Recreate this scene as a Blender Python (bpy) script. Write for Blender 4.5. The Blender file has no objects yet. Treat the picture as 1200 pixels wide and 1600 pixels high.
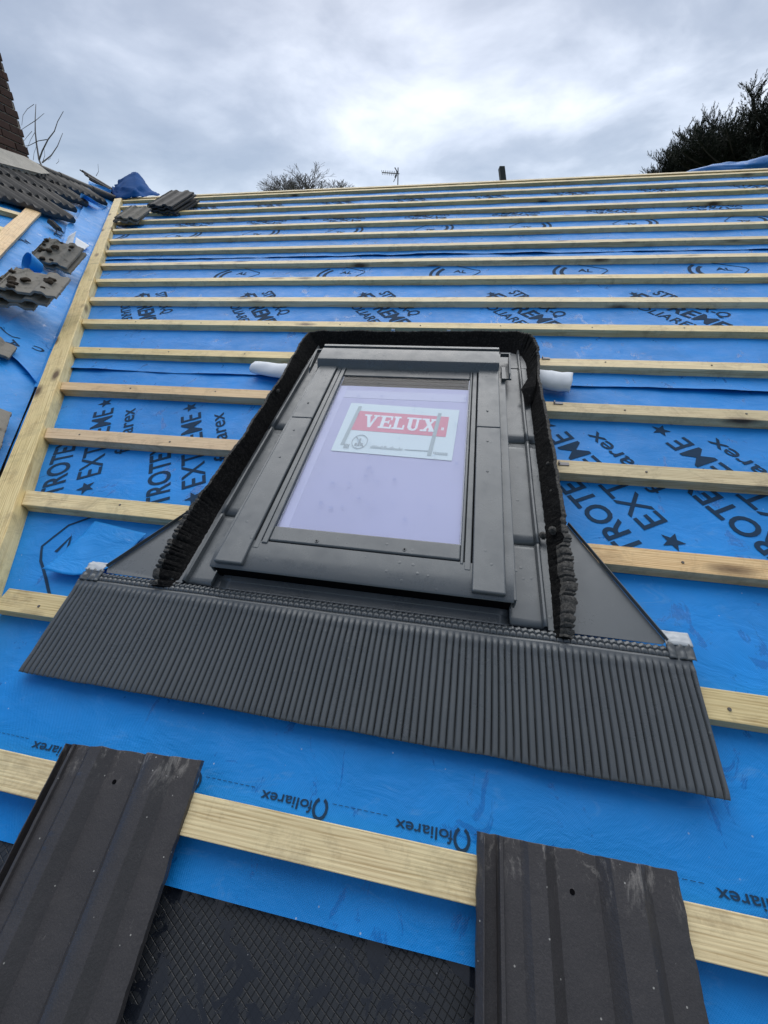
import bpy, bmesh, math, random
from mathutils import Vector, Matrix, noise
R = math.radians
random.seed(7)
S = bpy.context.scene
COL = S.collection
H = 4.6                                   # height of the roof-frame origin above the ground
PITCH = R(25)
# ------------------------------------------------------------------ frames
# main roof frame: u right along the battens, v up the slope, n out of the slope
WF = Matrix.Translation((0, 0, H)) @ Matrix.Rotation(PITCH, 4, 'X')
# ------------------------------------------------------------------ camera
CAM_R = Matrix(((0.983377, 0.170353, -0.062847), (0.087566, -0.748139, -0.657738), (-0.159065, 0.641301, -0.75062)))
CAM_C = Vector((0.0, 0.027696, 0.929672))
FPX = 610.327
W3 = WF.to_3x3()
camd = bpy.data.cameras.new('camera'); cam = bpy.data.objects.new('camera', camd); COL.objects.link(cam)
S.camera = cam
camd.sensor_fit = 'HORIZONTAL'; camd.sensor_width = 36; camd.lens = FPX * 36 / 1200
camd.clip_start = .05; camd.clip_end = 6000
xr = W3 @ Vector(CAM_R[0]); yd = W3 @ Vector(CAM_R[1]); fz = W3 @ Vector(CAM_R[2])
M = Matrix((xr, -yd, -fz)).transposed().to_4x4(); CW = WF @ CAM_C
M.translation = CW; cam.matrix_world = M
def ray(x, y): return xr * ((x - 600) / FPX) + yd * ((y - 800) / FPX) + fz
def at(x, y, d): return CW + ray(x, y) * d                 # world point at depth d (metres)
WFI = WF.inverted()
def back(x, y, n=0.0):                                     # roof-frame point on the plane at height n
    d = WFI.to_3x3() @ ray(x, y); c = WFI @ CW
    return c + d * ((n - c.z) / d.z)
# ------------------------------------------------------------------ node helpers
def new_mat(name):
    m = bpy.data.materials.new(name); m.use_nodes = True
    nt = m.node_tree; nt.nodes.clear()
    o = nt.nodes.new('ShaderNodeOutputMaterial'); b = nt.nodes.new('ShaderNodeBsdfPrincipled')
    nt.links.new(b.outputs[0], o.inputs[0])
    return m, nt, b
def N(nt, typ, **kw):
    n = nt.nodes.new('ShaderNode' + typ)
    for k, v in kw.items():
        if k in n.inputs: n.inputs[k].default_value = v
        else: setattr(n, k, v)
    return n
def L(nt, a, b): nt.links.new(a, b)
def ramp(nt, fac, stops, interp='LINEAR'):
    r = nt.nodes.new('ShaderNodeValToRGB'); r.color_ramp.interpolation = interp
    e = r.color_ramp.elements
    while len(e) < len(stops): e.new(.5)
    for i, (p, c) in enumerate(stops):
        e[i].position = p; e[i].color = (c if len(c) == 4 else (*c, 1)) if not isinstance(c, (int, float)) else (c, c, c, 1)
    L(nt, fac, r.inputs[0]); return r.outputs[0]
def coord(nt, scale=(1, 1, 1), rot=(0, 0, 0), kind='Object'):
    t = nt.nodes.new('ShaderNodeTexCoord'); m = N(nt, 'Mapping'); m.inputs['Scale'].default_value = scale; m.inputs['Rotation'].default_value = rot
    L(nt, t.outputs[kind], m.inputs[0]); return m.outputs[0]
def noise_t(nt, vec, scale, detail=4, rough=.55, dist=0):
    n = N(nt, 'TexNoise', Scale=scale, Detail=detail, Roughness=rough, Distortion=dist); L(nt, vec, n.inputs['Vector']); return n.outputs['Fac']
def mixc(nt, fac, a, b, mode='MIX'):
    m = nt.nodes.new('ShaderNodeMix'); m.data_type = 'RGBA'; m.blend_type = mode
    for inp, v in ((m.inputs[0], fac), (m.inputs[6], a), (m.inputs[7], b)):
        if isinstance(v, bpy.types.NodeSocket): L(nt, v, inp)
        elif isinstance(v, (int, float)): inp.default_value = v
        else: inp.default_value = (*v, 1)
    return m.outputs[2]
def math_n(nt, op, a, b=0.0, c=None, clamp=False):
    m = nt.nodes.new('ShaderNodeMath'); m.operation = op; m.use_clamp = clamp
    for i, v in enumerate((a, b, c)):
        if v is None: continue
        if isinstance(v, bpy.types.NodeSocket): L(nt, v, m.inputs[i])
        else: m.inputs[i].default_value = v
    return m.outputs[0]
def bump(nt, b, h, strength=.3, dist=.002, prev=None):
    n = N(nt, 'Bump', Strength=strength, Distance=dist); L(nt, h, n.inputs['Height'])
    if prev: L(nt, prev, n.inputs['Normal'])
    L(nt, n.outputs[0], b.inputs['Normal']); return n.outputs[0]
def simple(name, c, rough=.6, var=.15, scale=8, bs=.2, bscale=60, bd=.002, metal=0, spec=.5):
    m, nt, b = new_mat(name); v = coord(nt)
    f = noise_t(nt, v, scale, 5)
    L(nt, mixc(nt, f, tuple(x * (1 - var) for x in c), tuple(min(1, x * (1 + var)) for x in c)), b.inputs['Base Color'])
    b.inputs['Roughness'].default_value = rough; b.inputs['Metallic'].default_value = metal; b.inputs['Specular IOR Level'].default_value = spec
    if bs: bump(nt, b, noise_t(nt, v, bscale, 4), bs, bd)
    return m
# ------------------------------------------------------------------ world: overcast sky
wd = bpy.data.worlds.new('World'); S.world = wd; wd.use_nodes = True
nt = wd.node_tree; nt.nodes.clear()
SUN_EL, SUN_AZ = R(56), R(-14)             # azimuth measured from +Y towards +X
out = nt.nodes.new('ShaderNodeOutputWorld')
sky = N(nt, 'TexSky'); sky.sky_type = 'NISHITA'; sky.sun_disc = False; sky.sun_elevation = SUN_EL; sky.sun_rotation = SUN_AZ
bg1 = N(nt, 'Background', Strength=.05); L(nt, sky.outputs[0], bg1.inputs[0])
tc = nt.nodes.new('ShaderNodeTexCoord'); sp = nt.nodes.new('ShaderNodeSeparateXYZ'); L(nt, tc.outputs['Generated'], sp.inputs[0])
zc = math_n(nt, 'ADD', math_n(nt, 'MAXIMUM', sp.outputs[2], 0.0), .22)
cb = nt.nodes.new('ShaderNodeCombineXYZ')
L(nt, math_n(nt, 'DIVIDE', sp.outputs[0], zc), cb.inputs[0]); L(nt, math_n(nt, 'DIVIDE', sp.outputs[1], zc), cb.inputs[1])
mp = N(nt, 'Mapping'); mp.inputs['Rotation'].default_value = (0, 0, R(-28)); mp.inputs['Scale'].default_value = (1.0, 1.25, 1); mp.inputs['Location'].default_value = (3.3, 1.9, 0)
L(nt, cb.outputs[0], mp.inputs[0])
n1 = noise_t(nt, mp.outputs[0], .90, 6, .52, .3); n2 = noise_t(nt, mp.outputs[0], 2.1, 6, .55, .25)
f = math_n(nt, 'ADD', math_n(nt, 'MULTIPLY', n1, .55), math_n(nt, 'MULTIPLY', n2, .45))
cl = ramp(nt, f, [(.39, (.158, .162, .162)), (.455, (.235, .238, .236)), (.52, (.385, .388, .388)), (.60, (.610, .605, .595))])
# brighter towards the veiled sun on the right, paler to the horizon, brighter overhead
dv = nt.nodes.new('ShaderNodeVectorMath'); dv.operation = 'DOT_PRODUCT'; L(nt, tc.outputs['Generated'], dv.inputs[0])
sd = Vector((math.sin(SUN_AZ) * math.cos(SUN_EL), math.cos(SUN_AZ) * math.cos(SUN_EL), math.sin(SUN_EL)))
gd = Vector((.55, .78, .40)).normalized(); dv.inputs[1].default_value = gd
glow = ramp(nt, dv.outputs['Value'], [(.45, .78), (.88, 1.0), (1.0, 1.08)])
cl2 = mixc(nt, 1.0, cl, glow, 'MULTIPLY')
hz = ramp(nt, sp.outputs[2], [(0.0, .60), (.28, 0.0)])
cl3 = mixc(nt, hz, cl2, (.51, .51, .51))
zen = ramp(nt, math_n(nt, 'MULTIPLY_ADD', sp.outputs[1], .35, math_n(nt, 'MULTIPLY', sp.outputs[2], .65)), [(-.05, .12), (.32, .80), (.62, 1.0), (.88, 2.7)])
cl4 = mixc(nt, 1.0, cl3, zen, 'MULTIPLY')
bg2 = N(nt, 'Background', Strength=.86); L(nt, cl4, bg2.inputs[0])
ad = nt.nodes.new('ShaderNodeAddShader'); L(nt, bg1.outputs[0], ad.inputs[0]); L(nt, bg2.outputs[0], ad.inputs[1]); L(nt, ad.outputs[0], out.inputs[0])
# ------------------------------------------------------------------ sun behind the cloud
sl = bpy.data.lights.new('sun', 'SUN'); sl.energy = 1.5; sl.angle = R(75); sl.color = (1, .975, .935)
so = bpy.data.objects.new('sun', sl); COL.objects.link(so); so.rotation_euler = sd.to_track_quat('Z', 'Y').to_euler(); so.location = (0, 0, 30)
# ------------------------------------------------------------------ exposure
S.view_settings.view_transform = 'Standard'; S.view_settings.look = 'None'; S.view_settings.exposure = 0.60; S.view_settings.gamma = 1
S.render.engine = 'CYCLES'
# ------------------------------------------------------------------ mesh helpers
class MB:
    def __init__(s): s.v = []; s.f = []
    def add(s, vs, fs):
        o = len(s.v); s.v += [Vector(p) for p in vs]; s.f += [tuple(i + o for i in q) for q in fs]; return s
    def box(s, u0, u1, v0, v1, n0, n1):
        return s.add([(u0, v0, n0), (u1, v0, n0), (u1, v1, n0), (u0, v1, n0), (u0, v0, n1), (u1, v0, n1), (u1, v1, n1), (u0, v1, n1)],
                     [(0, 3, 2, 1), (4, 5, 6, 7), (0, 1, 5, 4), (1, 2, 6, 5), (2, 3, 7, 6), (3, 0, 4, 7)])
    def hexa(s, b, t):
        return s.add(list(b) + list(t), [(0, 3, 2, 1), (4, 5, 6, 7), (0, 1, 5, 4), (1, 2, 6, 5), (2, 3, 7, 6), (3, 0, 4, 7)])
    def prism(s, poly, off):                   # closed polygon extruded by the vector off
        n = len(poly); off = Vector(off); a = [Vector(p) for p in poly]
        return s.add(a + [p + off for p in a], [tuple(range(n))[::-1], tuple(range(n, 2 * n))] + [(i, (i + 1) % n, n + (i + 1) % n, n + i) for i in range(n)])
    def strip(s, prof, u0, u1, nu=1):          # open (v,n) profile drawn out along u
        vs = []
        for i in range(nu + 1):
            u = u0 + (u1 - u0) * i / nu; vs += [(u, a, b) for a, b in prof]
        m = len(prof)
        return s.add(vs, [(i * m + j, (i + 1) * m + j, (i + 1) * m + j + 1, i * m + j + 1) for i in range(nu) for j in range(m - 1)])
    def grid(s, fn, nu, nv):
        vs = [fn(i / nu, j / nv) for j in range(nv + 1) for i in range(nu + 1)]
        return s.add(vs, [(j * (nu + 1) + i, j * (nu + 1) + i + 1, (j + 1) * (nu + 1) + i + 1, (j + 1) * (nu + 1) + i) for j in range(nv) for i in range(nu)])
    def tube(s, pts, rs, k=6, cap=True):
        pts = [Vector(p) for p in pts]; o = len(s.v)
        if not isinstance(rs, (list, tuple)): rs = [rs] * len(pts)
        for i, p in enumerate(pts):
            d = (pts[min(i + 1, len(pts) - 1)] - pts[max(i - 1, 0)]).normalized()
            a = d.orthogonal().normalized() if i == 0 else (a - d * a.dot(d)).normalized()
            b = d.cross(a)
            for j in range(k):
                t = 2 * math.pi * j / k; s.v.append(p + (a * math.cos(t) + b * math.sin(t)) * rs[i])
        for i in range(len(pts) - 1):
            for j in range(k):
                s.f.append((o + i * k + j, o + i * k + (j + 1) % k, o + (i + 1) * k + (j + 1) % k, o + (i + 1) * k + j))
        if cap: s.f.append(tuple(o + j for j in range(k))[::-1]); s.f.append(tuple(o + (len(pts) - 1) * k + j for j in range(k)))
        return s
def mesh_obj(name, mb, mat, inv, smooth=None, bevel=0, solid=0, seg=2):
    me = bpy.data.meshes.new(name)
    me.from_pydata([inv @ p for p in mb.v], [], mb.f); me.update()
    if smooth is not None:
        me.polygons.foreach_set('use_smooth', [True] * len(me.polygons)); me.set_sharp_from_angle(angle=R(smooth))
    o = bpy.data.objects.new(name, me); COL.objects.link(o)
    for m in (mat if isinstance(mat, (list, tuple)) else [mat]): me.materials.append(m)
    if solid:
        d = o.modifiers.new('solid', 'SOLIDIFY'); d.thickness = solid; d.offset = 0
    if bevel:
        d = o.modifiers.new('bevel', 'BEVEL'); d.width = bevel; d.segments = seg; d.limit_method = 'ANGLE'; d.angle_limit = R(40)
    return o
def tag(o, label=None, cat=None, group=None, kind=None):
    for k, v in (('label', label), ('category', cat), ('group', group), ('kind', kind)):
        if v: o[k] = v
    return o
INV = {}
def root(name, frame, pos, label, cat, group=None, rz=0, extra=None):
    o = bpy.data.objects.new(name, None); COL.objects.link(o); o.empty_display_size = .05
    loc = Matrix.Translation(pos) @ Matrix.Rotation(rz, 4, 'Z')
    if extra: loc = loc @ extra
    o.matrix_world = frame @ loc; INV[o.name] = loc.inverted()
    return tag(o, label, cat, group)
def part(name, mb, mat, parent, local=False, **kw):          # mesh given in the frame's own coordinates (or the thing's, local=True)
    p = parent
    while p.parent: p = p.parent
    o = mesh_obj(name, mb, mat, Matrix() if local else INV[p.name], **kw); o.parent = parent
    return o
def solo(name, mb, mat, frame, pos, label, cat, group=None, kind=None, rz=0, extra=None, local=False, **kw):
    loc = Matrix.Translation(pos) @ Matrix.Rotation(rz, 4, 'Z')
    if extra: loc = loc @ extra
    o = mesh_obj(name, mb, mat, Matrix() if local else loc.inverted(), **kw); o.matrix_world = frame @ loc; INV[o.name] = loc.inverted()
    return tag(o, label, cat, group, kind)
def fbm(x, y, z=0, o=4): return noise.fractal(Vector((x, y, z)), 1.0, 2.0, o)
# ------------------------------------------------------------------ materials
def membrane_mat(name, base=(.003, .235, .68), weave=True, crease=.50):
    m, nt, b = new_mat(name); v = coord(nt)
    big = noise_t(nt, v, 2.2, 5, .6, .4); mid = noise_t(nt, v, 14, 5, .6)
    c = mixc(nt, ramp(nt, big, [(.35, 0.0), (.7, 1.0)]), tuple(x * .86 for x in base), tuple(min(1, x * 1.12) for x in base))
    # dusty pale scuffs
    sc = coord(nt, (1.4, 3.5, 1)); dust = ramp(nt, noise_t(nt, sc, 5.5, 8, .72, 1.2), [(.57, 0.0), (.78, .30)])
    c = mixc(nt, dust, c, (.22, .42, .66))
    sp_ = N(nt, 'TexVoronoi', Scale=26); L(nt, v, sp_.inputs['Vector'])
    c = mixc(nt, ramp(nt, sp_.outputs['Distance'], [(.0, .9), (.035, .7), (.05, 0.0)]), c, mixc(nt, noise_t(nt, v, 9, 2), (.03, .2, .55), (.6, .66, .7)))
    # wet patches
    wet = ramp(nt, noise_t(nt, coord(nt, (1.6, 1, 1), (0, 0, .6)), 7.5, 7, .72, .9), [(.60, 0.0), (.63, 1.0)])
    c = mixc(nt, math_n(nt, 'MULTIPLY', wet, .45), c, (.006, .085, .34))
    L(nt, c, b.inputs['Base Color'])
    rr = ramp(nt, mid, [(.3, .46), (.7, .64)])
    L(nt, mixc(nt, wet, rr, (.16, .16, .16)), b.inputs['Roughness']); b.inputs['Specular IOR Level'].default_value = .34
    h = noise_t(nt, coord(nt, (1, 1.7, 1), (0, 0, .35)), 9, 5, .6, .8)
    p = bump(nt, b, h, crease, .008)
    if weave:
        w1 = N(nt, 'TexWave', Scale=110); w1.bands_direction = 'X'; L(nt, coord(nt, (1, 1, 1), (0, 0, R(45))), w1.inputs['Vector'])
        w2 = N(nt, 'TexWave', Scale=110); w2.bands_direction = 'Y'; L(nt, coord(nt, (1, 1, 1), (0, 0, R(45))), w2.inputs['Vector'])
        bump(nt, b, math_n(nt, 'MULTIPLY', w1.outputs['Fac'], w2.outputs['Fac']), .45, .0006, p)
    return m
def wood_mat(name, light=(.78, .64, .35), dark=(.48, .34, .15), green=.14):
    m, nt, b = new_mat(name)
    oi = nt.nodes.new('ShaderNodeObjectInfo'); t = nt.nodes.new('ShaderNodeTexCoord')
    ofs = nt.nodes.new('ShaderNodeVectorMath'); ofs.operation = 'MULTIPLY_ADD'
    cbx = nt.nodes.new('ShaderNodeCombineXYZ'); [L(nt, oi.outputs['Random'], cbx.inputs[i]) for i in range(3)]
    L(nt, cbx.outputs[0], ofs.inputs[0]); ofs.inputs[1].default_value = (37, 11, 5); L(nt, t.outputs['Object'], ofs.inputs[2])
    vec = ofs.outputs[0]
    mpg = N(nt, 'Mapping'); mpg.inputs['Scale'].default_value = (1.6, 46, 46); L(nt, vec, mpg.inputs[0])
    g = noise_t(nt, mpg.outputs[0], 3.0, 4, .55, 1.6)
    wv = N(nt, 'TexWave', Scale=1.1, Distortion=9.0, Detail=4.0); wv.bands_direction = 'Y'; wv.inputs['Detail Scale'].default_value = .7
    mp2 = N(nt, 'Mapping'); mp2.inputs['Scale'].default_value = (.9, 44, 30); L(nt, vec, mp2.inputs[0]); L(nt, mp2.outputs[0], wv.inputs['Vector'])
    fac = math_n(nt, 'ADD', math_n(nt, 'MULTIPLY', g, .80), math_n(nt, 'MULTIPLY', wv.outputs['Fac'], .20))
    c = ramp(nt, fac, [(.28, dark), (.45, tuple((a * .65 + d * .35) for a, d in zip(light, dark))), (.62, light), (.8, tuple(min(1, x * 1.1) for x in light))])
    # saw marks / dirt
    dirt = ramp(nt, noise_t(nt, vec, 11, 8, .75, .5), [(.50, 0.0), (.78, .62)])
    c = mixc(nt, dirt, c, (.13, .085, .045))
    gr = ramp(nt, noise_t(nt, vec, 3.2, 4), [(.45, 0.0), (.7, green)])
    c = mixc(nt, gr, c, (.38, .42, .20))
    # knots
    mk = N(nt, 'Mapping'); mk.inputs['Scale'].default_value = (3.0, 10, 10); L(nt, vec, mk.inputs[0])
    vo = N(nt, 'TexVoronoi', Scale=.85, Randomness=1.0); L(nt, mk.outputs[0], vo.inputs['Vector'])
    kd = math_n(nt, 'ADD', vo.outputs['Distance'], math_n(nt, 'MULTIPLY', noise_t(nt, vec, 40, 3), .05))
    c = mixc(nt, ramp(nt, kd, [(.10, .95), (.15, .55), (.23, 0.0)]), c, (.085, .045, .018))
    # each length its own tone
    hs = N(nt, 'HueSaturation'); L(nt, c, hs.inputs['Color'])
    L(nt, math_n(nt, 'MULTIPLY_ADD', oi.outputs['Random'], .30, .84), hs.inputs['Value'])
    L(nt, math_n(nt, 'MULTIPLY_ADD', math_n(nt, 'FRACT', math_n(nt, 'MULTIPLY', oi.outputs['Random'], 7.3)), .25, .85), hs.inputs['Saturation'])
    L(nt, hs.outputs[0], b.inputs['Base Color'])
    b.inputs['Roughness'].default_value = .55; b.inputs['Specular IOR Level'].default_value = .36
    p = bump(nt, b, fac, .35, .002); bump(nt, b, noise_t(nt, vec, 90, 4), .25, .001, p)
    return m
def metal_mat(name, c=(.108, .120, .128), rough=.30, drops=.6):
    m, nt, b = new_mat(name); v = coord(nt)
    cc = mixc(nt, noise_t(nt, v, 5, 5, .65), tuple(x * .88 for x in c), tuple(x * 1.12 for x in c))
    cc = mixc(nt, ramp(nt, noise_t(nt, coord(nt, (3, .6, 1)), 16, 8, .8, .8), [(.58, 0.0), (.75, .28)]), cc, (.20, .225, .245))
    cc = mixc(nt, ramp(nt, noise_t(nt, v, 90, 5, .8), [(.66, 0.0), (.74, .4)]), cc, (.25, .26, .265))
    L(nt, cc, b.inputs['Base Color'])
    rr = ramp(nt, noise_t(nt, v, 9, 8, .75), [(.35, rough - .12), (.68, rough + .20)]); L(nt, rr, b.inputs['Roughness'])
    b.inputs['Metallic'].default_value = .15; b.inputs['Specular IOR Level'].default_value = .5
    vo = N(nt, 'TexVoronoi', Scale=34, Randomness=1.0); L(nt, v, vo.inputs['Vector'])
    msk = ramp(nt, noise_t(nt, v, 7, 3), [(.50, 0.0), (.62, 1.0)])
    d = ramp(nt, vo.outputs['Distance'], [(.0, 1.0), (.10, .8), (.15, 0.0)])
    p = bump(nt, b, math_n(nt, 'MULTIPLY', d, msk), drops, .0012)
    bump(nt, b, noise_t(nt, v, 6, 3), .12, .004, p)
    return m
BLUE = membrane_mat('breather_membrane')
BLUE2 = membrane_mat('breather_membrane_loose', (.006, .265, .72), weave=False, crease=.75)
INK = simple('grey_ink', (.018, .046, .092), .8, .12, 40, .0, spec=.1)
WOOD = wood_mat('treated_pine')
WOOD2 = wood_mat('fresh_pine', (.76, .55, .30), (.50, .30, .13), .04)
METAL = metal_mat('grey_painted_aluminium')
METALD = metal_mat('grey_lead_free_flashing', (.094, .104, .111), .30, .6)
DARK = simple('dark_rubber', (.010, .011, .012), .7, .2, 30, .2, spec=.15)
NAILM = simple('dull_nail_head', (.10, .09, .08), .5, .3, 60)
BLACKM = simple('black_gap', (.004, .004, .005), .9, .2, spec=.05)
WHITE = simple('white_fleece', (.72, .76, .80), .75, .06, 12, .25, 200, .0008)
def foam_mat():
    m, nt, b = new_mat('black_foam'); v = coord(nt)
    vo = N(nt, 'TexVoronoi', Scale=260); L(nt, v, vo.inputs['Vector'])
    L(nt, mixc(nt, ramp(nt, noise_t(nt, v, 130, 6, .8), [(.50, 0.0), (.75, 1.0)]), (.007, .007, .0075), (.045, .045, .043)), b.inputs['Base Color'])
    b.inputs['Roughness'].default_value = .95; b.inputs['Specular IOR Level'].default_value = .12
    p = bump(nt, b, noise_t(nt, v, 300, 5, .8), .9, .003); bump(nt, b, vo.outputs['Distance'], .6, .002, p)
    return m
FOAM = foam_mat()
def foamtop_mat():
    m, nt, b = new_mat('weathered_foam_edge'); v = coord(nt)
    L(nt, mixc(nt, ramp(nt, noise_t(nt, v, 170, 6, .8), [(.40, 0.0), (.62, 1.0)]), (.02, .02, .019), (.125, .12, .11)), b.inputs['Base Color'])
    b.inputs['Roughness'].default_value = .9; bump(nt, b, noise_t(nt, v, 220, 5, .8), 1.0, .004)
    return m
FOAMTOP = foamtop_mat()
def tile_mat(name, c, moss=0.0, speck=.6, rough=.5, chalk=.5, edge=0.0):
    m, nt, b = new_mat(name); v = coord(nt)
    cc = mixc(nt, noise_t(nt, v, 10, 7, .7), tuple(x * .72 for x in c), tuple(x * 1.25 for x in c))
    cc = mixc(nt, ramp(nt, noise_t(nt, v, 300, 3, .7), [(.45, 0.0), (.7, .5)]), cc, tuple(x * 1.6 for x in c))
    st = ramp(nt, noise_t(nt, coord(nt, (1, .25, 1)), 38, 7, .8, .6), [(.63, 0.0), (.72, chalk)])
    cc = mixc(nt, st, cc, (.42, .40, .37))
    if edge:      # chalky handling scuffs near the head of the tile
        se = nt.nodes.new('ShaderNodeSeparateXYZ'); L(nt, v, se.inputs[0])
        em = ramp(nt, math_n(nt, 'ADD', se.outputs[1], .5), [(.425, 0.0), (.50, 1.0)])
        es = ramp(nt, noise_t(nt, coord(nt, (1, .45, 1)), 34, 8, .8, .4), [(.52, 0.0), (.66, edge)])
        cc = mixc(nt, math_n(nt, 'MULTIPLY', em, es), cc, (.50, .47, .43))
    vo = N(nt, 'TexVoronoi', Scale=48); L(nt, v, vo.inputs['Vector'])
    cc = mixc(nt, math_n(nt, 'MULTIPLY', ramp(nt, vo.outputs['Distance'], [(.0, 1.0), (.05, .9), (.07, 0.0)]), speck), cc, (.55, .54, .5))
    if moss:
        cc = mixc(nt, ramp(nt, noise_t(nt, v, 17, 6, .7), [(.55, 0.0), (.68, moss)]), cc, (.035, .035, .02))
    L(nt, cc, b.inputs['Base Color']); b.inputs['Roughness'].default_value = rough
    p = bump(nt, b, noise_t(nt, v, 45, 6, .7), .35, .003); bump(nt, b, noise_t(nt, v, 420, 3), .35, .0008, p)
    return m
TILE = tile_mat('new_dark_concrete', (.044, .041, .042), 0, .6, .42, .35, .55)
TILEOLD = tile_mat('weathered_grey_concrete', (.205, .192, .165), .8, .3, .85, .5)
TILEBLK = tile_mat('dark_weathered_concrete', (.060, .058, .055), .3, .3, .7, .4)
MOSS = simple('dark_moss', (.028, .018, .008), .95, .5, 60, .8, 150, .006)
# ================================================================== SETTING
g = MB(); rr = 4500
g.add([(rr * math.cos(2 * math.pi * i / 64), rr * math.sin(2 * math.pi * i / 64), 0) for i in range(64)], [tuple(range(64))])
grass = simple('grass_ground', (.050, .062, .030), .95, .5, .35, .5, 3, .05)
solo('ground', g, grass, Matrix(), (0, 0, 0), None, None, kind='structure')
# ------------------------------------------------------------------ main house under the roof
brick = None
def brick_mat():
    m, nt, b = new_mat('red_brick_wall'); v = coord(nt)
    sw = nt.nodes.new('ShaderNodeSeparateXYZ'); L(nt, v, sw.inputs[0]); cw = nt.nodes.new('ShaderNodeCombineXYZ')
    L(nt, math_n(nt, 'ADD', sw.outputs[0], sw.outputs[1]), cw.inputs[0]); L(nt, sw.outputs[2], cw.inputs[1])
    t = N(nt, 'TexBrick', Scale=1.0); t.inputs['Brick Width'].default_value = .225; t.inputs['Row Height'].default_value = .075; t.inputs['Mortar Size'].default_value = .010
    t.inputs['Color1'].default_value = (.20, .075, .045, 1); t.inputs['Color2'].default_value = (.12, .05, .035, 1); t.inputs['Mortar'].default_value = (.35, .32, .27, 1)
    L(nt, cw.outputs[0], t.inputs['Vector']); L(nt, t.outputs['Color'], b.inputs['Base Color']); b.inputs['Roughness'].default_value = .9
    return m
BRW = brick_mat()
cp, sp_ = math.cos(PITCH), math.sin(PITCH)
def wpt(u, v, n=0): return WF @ Vector((u, v, n))
VRIDGE = 5.60
house = root('house', Matrix(), (0, 2.5, 0), 'brick house under the long blue covered roof slope being stripped and battened', 'house')
e = wpt(0, -.50, -.12); rg = wpt(0, VRIDGE, -.12)
part('wall', MB().box(-1.2, 4.2, e.y + .12, 2 * rg.y - e.y, 0, e.z - .02), BRW, house)
def on_slope(pts, n0, n1): return [wpt(a, b, n0) for a, b in pts], [wpt(a, b, n1) for a, b in pts]
def uval(v): return -1.19 - .602 * v          # valley line on the main slope
deck = MB(); poly = [(4.2, -.52), (4.2, VRIDGE), (uval(VRIDGE), VRIDGE), (uval(-.52), -.52)]
lo = [wpt(a, b, -.12) for a, b in poly]; hi = [wpt(a, b, -.022) for a, b in poly]
deck.hexa(lo, hi); part('roof_deck', deck, simple('old_rafters', (.10, .075, .05), .9), house)
rear = MB(); zr = wpt(0, VRIDGE, -.03)
rear.hexa([Vector((-4.5, zr.y + .02, zr.z - .14)), Vector((4.2, zr.y + .02, zr.z - .14)), Vector((4.2, zr.y + 5.2, zr.z - 2.55)), Vector((-4.5, zr.y + 5.2, zr.z - 2.55))],
          [Vector((-4.5, zr.y + .02, zr.z)), Vector((4.2, zr.y + .02, zr.z)), Vector((4.2, zr.y + 5.2, zr.z - 2.41)), Vector((-4.5, zr.y + 5.2, zr.z - 2.41))])
part('rear_roof', rear, TILEBLK, house)
# ------------------------------------------------------------------ left (cross-gable) roof frame
A = wpt(uval(.5), .5, 0); B = wpt(uval(5.5), 5.5, 0); vd = (B - A).normalized()
nL = vd.cross(Vector((0, 1, 0))).normalized()
if nL.z < 0: nL = -nL
TL = Vector((0, 1, 0)).cross(nL); TL = -TL if TL.z < 0 else TL
YL = Vector((0, 1, 0)); XL = TL.cross(nL)        # = direction along the courses
LF = Matrix((YL, TL, nL)).transposed().to_4x4(); LF.translation = A; LFI = LF.inverted()
def lp(x, y, h=0.0):                              # left-roof point on the plane at height h
    d = LFI.to_3x3() @ ray(x, y); c = LFI @ CW
    return c + d * ((h - c.z) / d.z)
SV = vd.dot(YL); TV = vd.dot(TL); RAT = TV / SV   # valley line: t = RAT * s
def tval(s): return RAT * s
# ================================================================== MEMBRANES on the main slope
BAT = [0.345 * k + .0 for k in range(17)]
BAT[0] = -.019; BAT[1] = .331; BAT[6] = 2.076
def nearest_batten(v): return min(abs(v - (b + .032)) for b in BAT)
def zf(u, v, v0, base, lift, seed):
    d = min(1, .30 + nearest_batten(v) / .12)
    z = base - .0015 + d * (.0050 * fbm(u * 2.2, v * 3.1, seed) + .0018 * fbm(u * 9, v * 13, seed + 5))
    z += d * .0030 * math.sin((u * .5 + v) * 14 + 3 * fbm(u * .8, v * .8, seed + 9)) * max(0, fbm(u * .7, v, seed + 2))
    e = max(0, v - v0)
    z += lift * (.55 + .9 * (fbm(u * 1.9, 0.3, seed + 20) + .25)) * math.exp(-e / .035)
    return z
def text_mesh(body, size, bold=0, sx=1, align='LEFT'):
    cu = bpy.data.curves.new('t', 'FONT'); cu.body = body; cu.size = size; cu.offset = bold; cu.align_x = align; cu.resolution_u = 4
    o = bpy.data.objects.new('t', cu); COL.objects.link(o); bpy.context.view_layer.update()
    me = bpy.data.meshes.new_from_object(o.evaluated_get(bpy.context.evaluated_depsgraph_get()))
    vs = [(v.co.x * sx, v.co.y) for v in me.vertices]; fs = [tuple(p.vertices) for p in me.polygons]
    bpy.data.objects.remove(o); bpy.data.meshes.remove(me)
    return vs, fs
TC = {}
def tm(*a):
    if a not in TC: TC[a] = text_mesh(*a)
    return TC[a]
def fit(body, length, height, bold=.04, cap=.70):            # text scaled to an overall length and cap height
    vs, fs = tm(body, 1.0, bold); x0 = min(v[0] for v in vs); x1 = max(v[0] for v in vs)
    return [((v[0] - x0) / (x1 - x0) * length, v[1] / cap * height) for v in vs], fs
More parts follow.
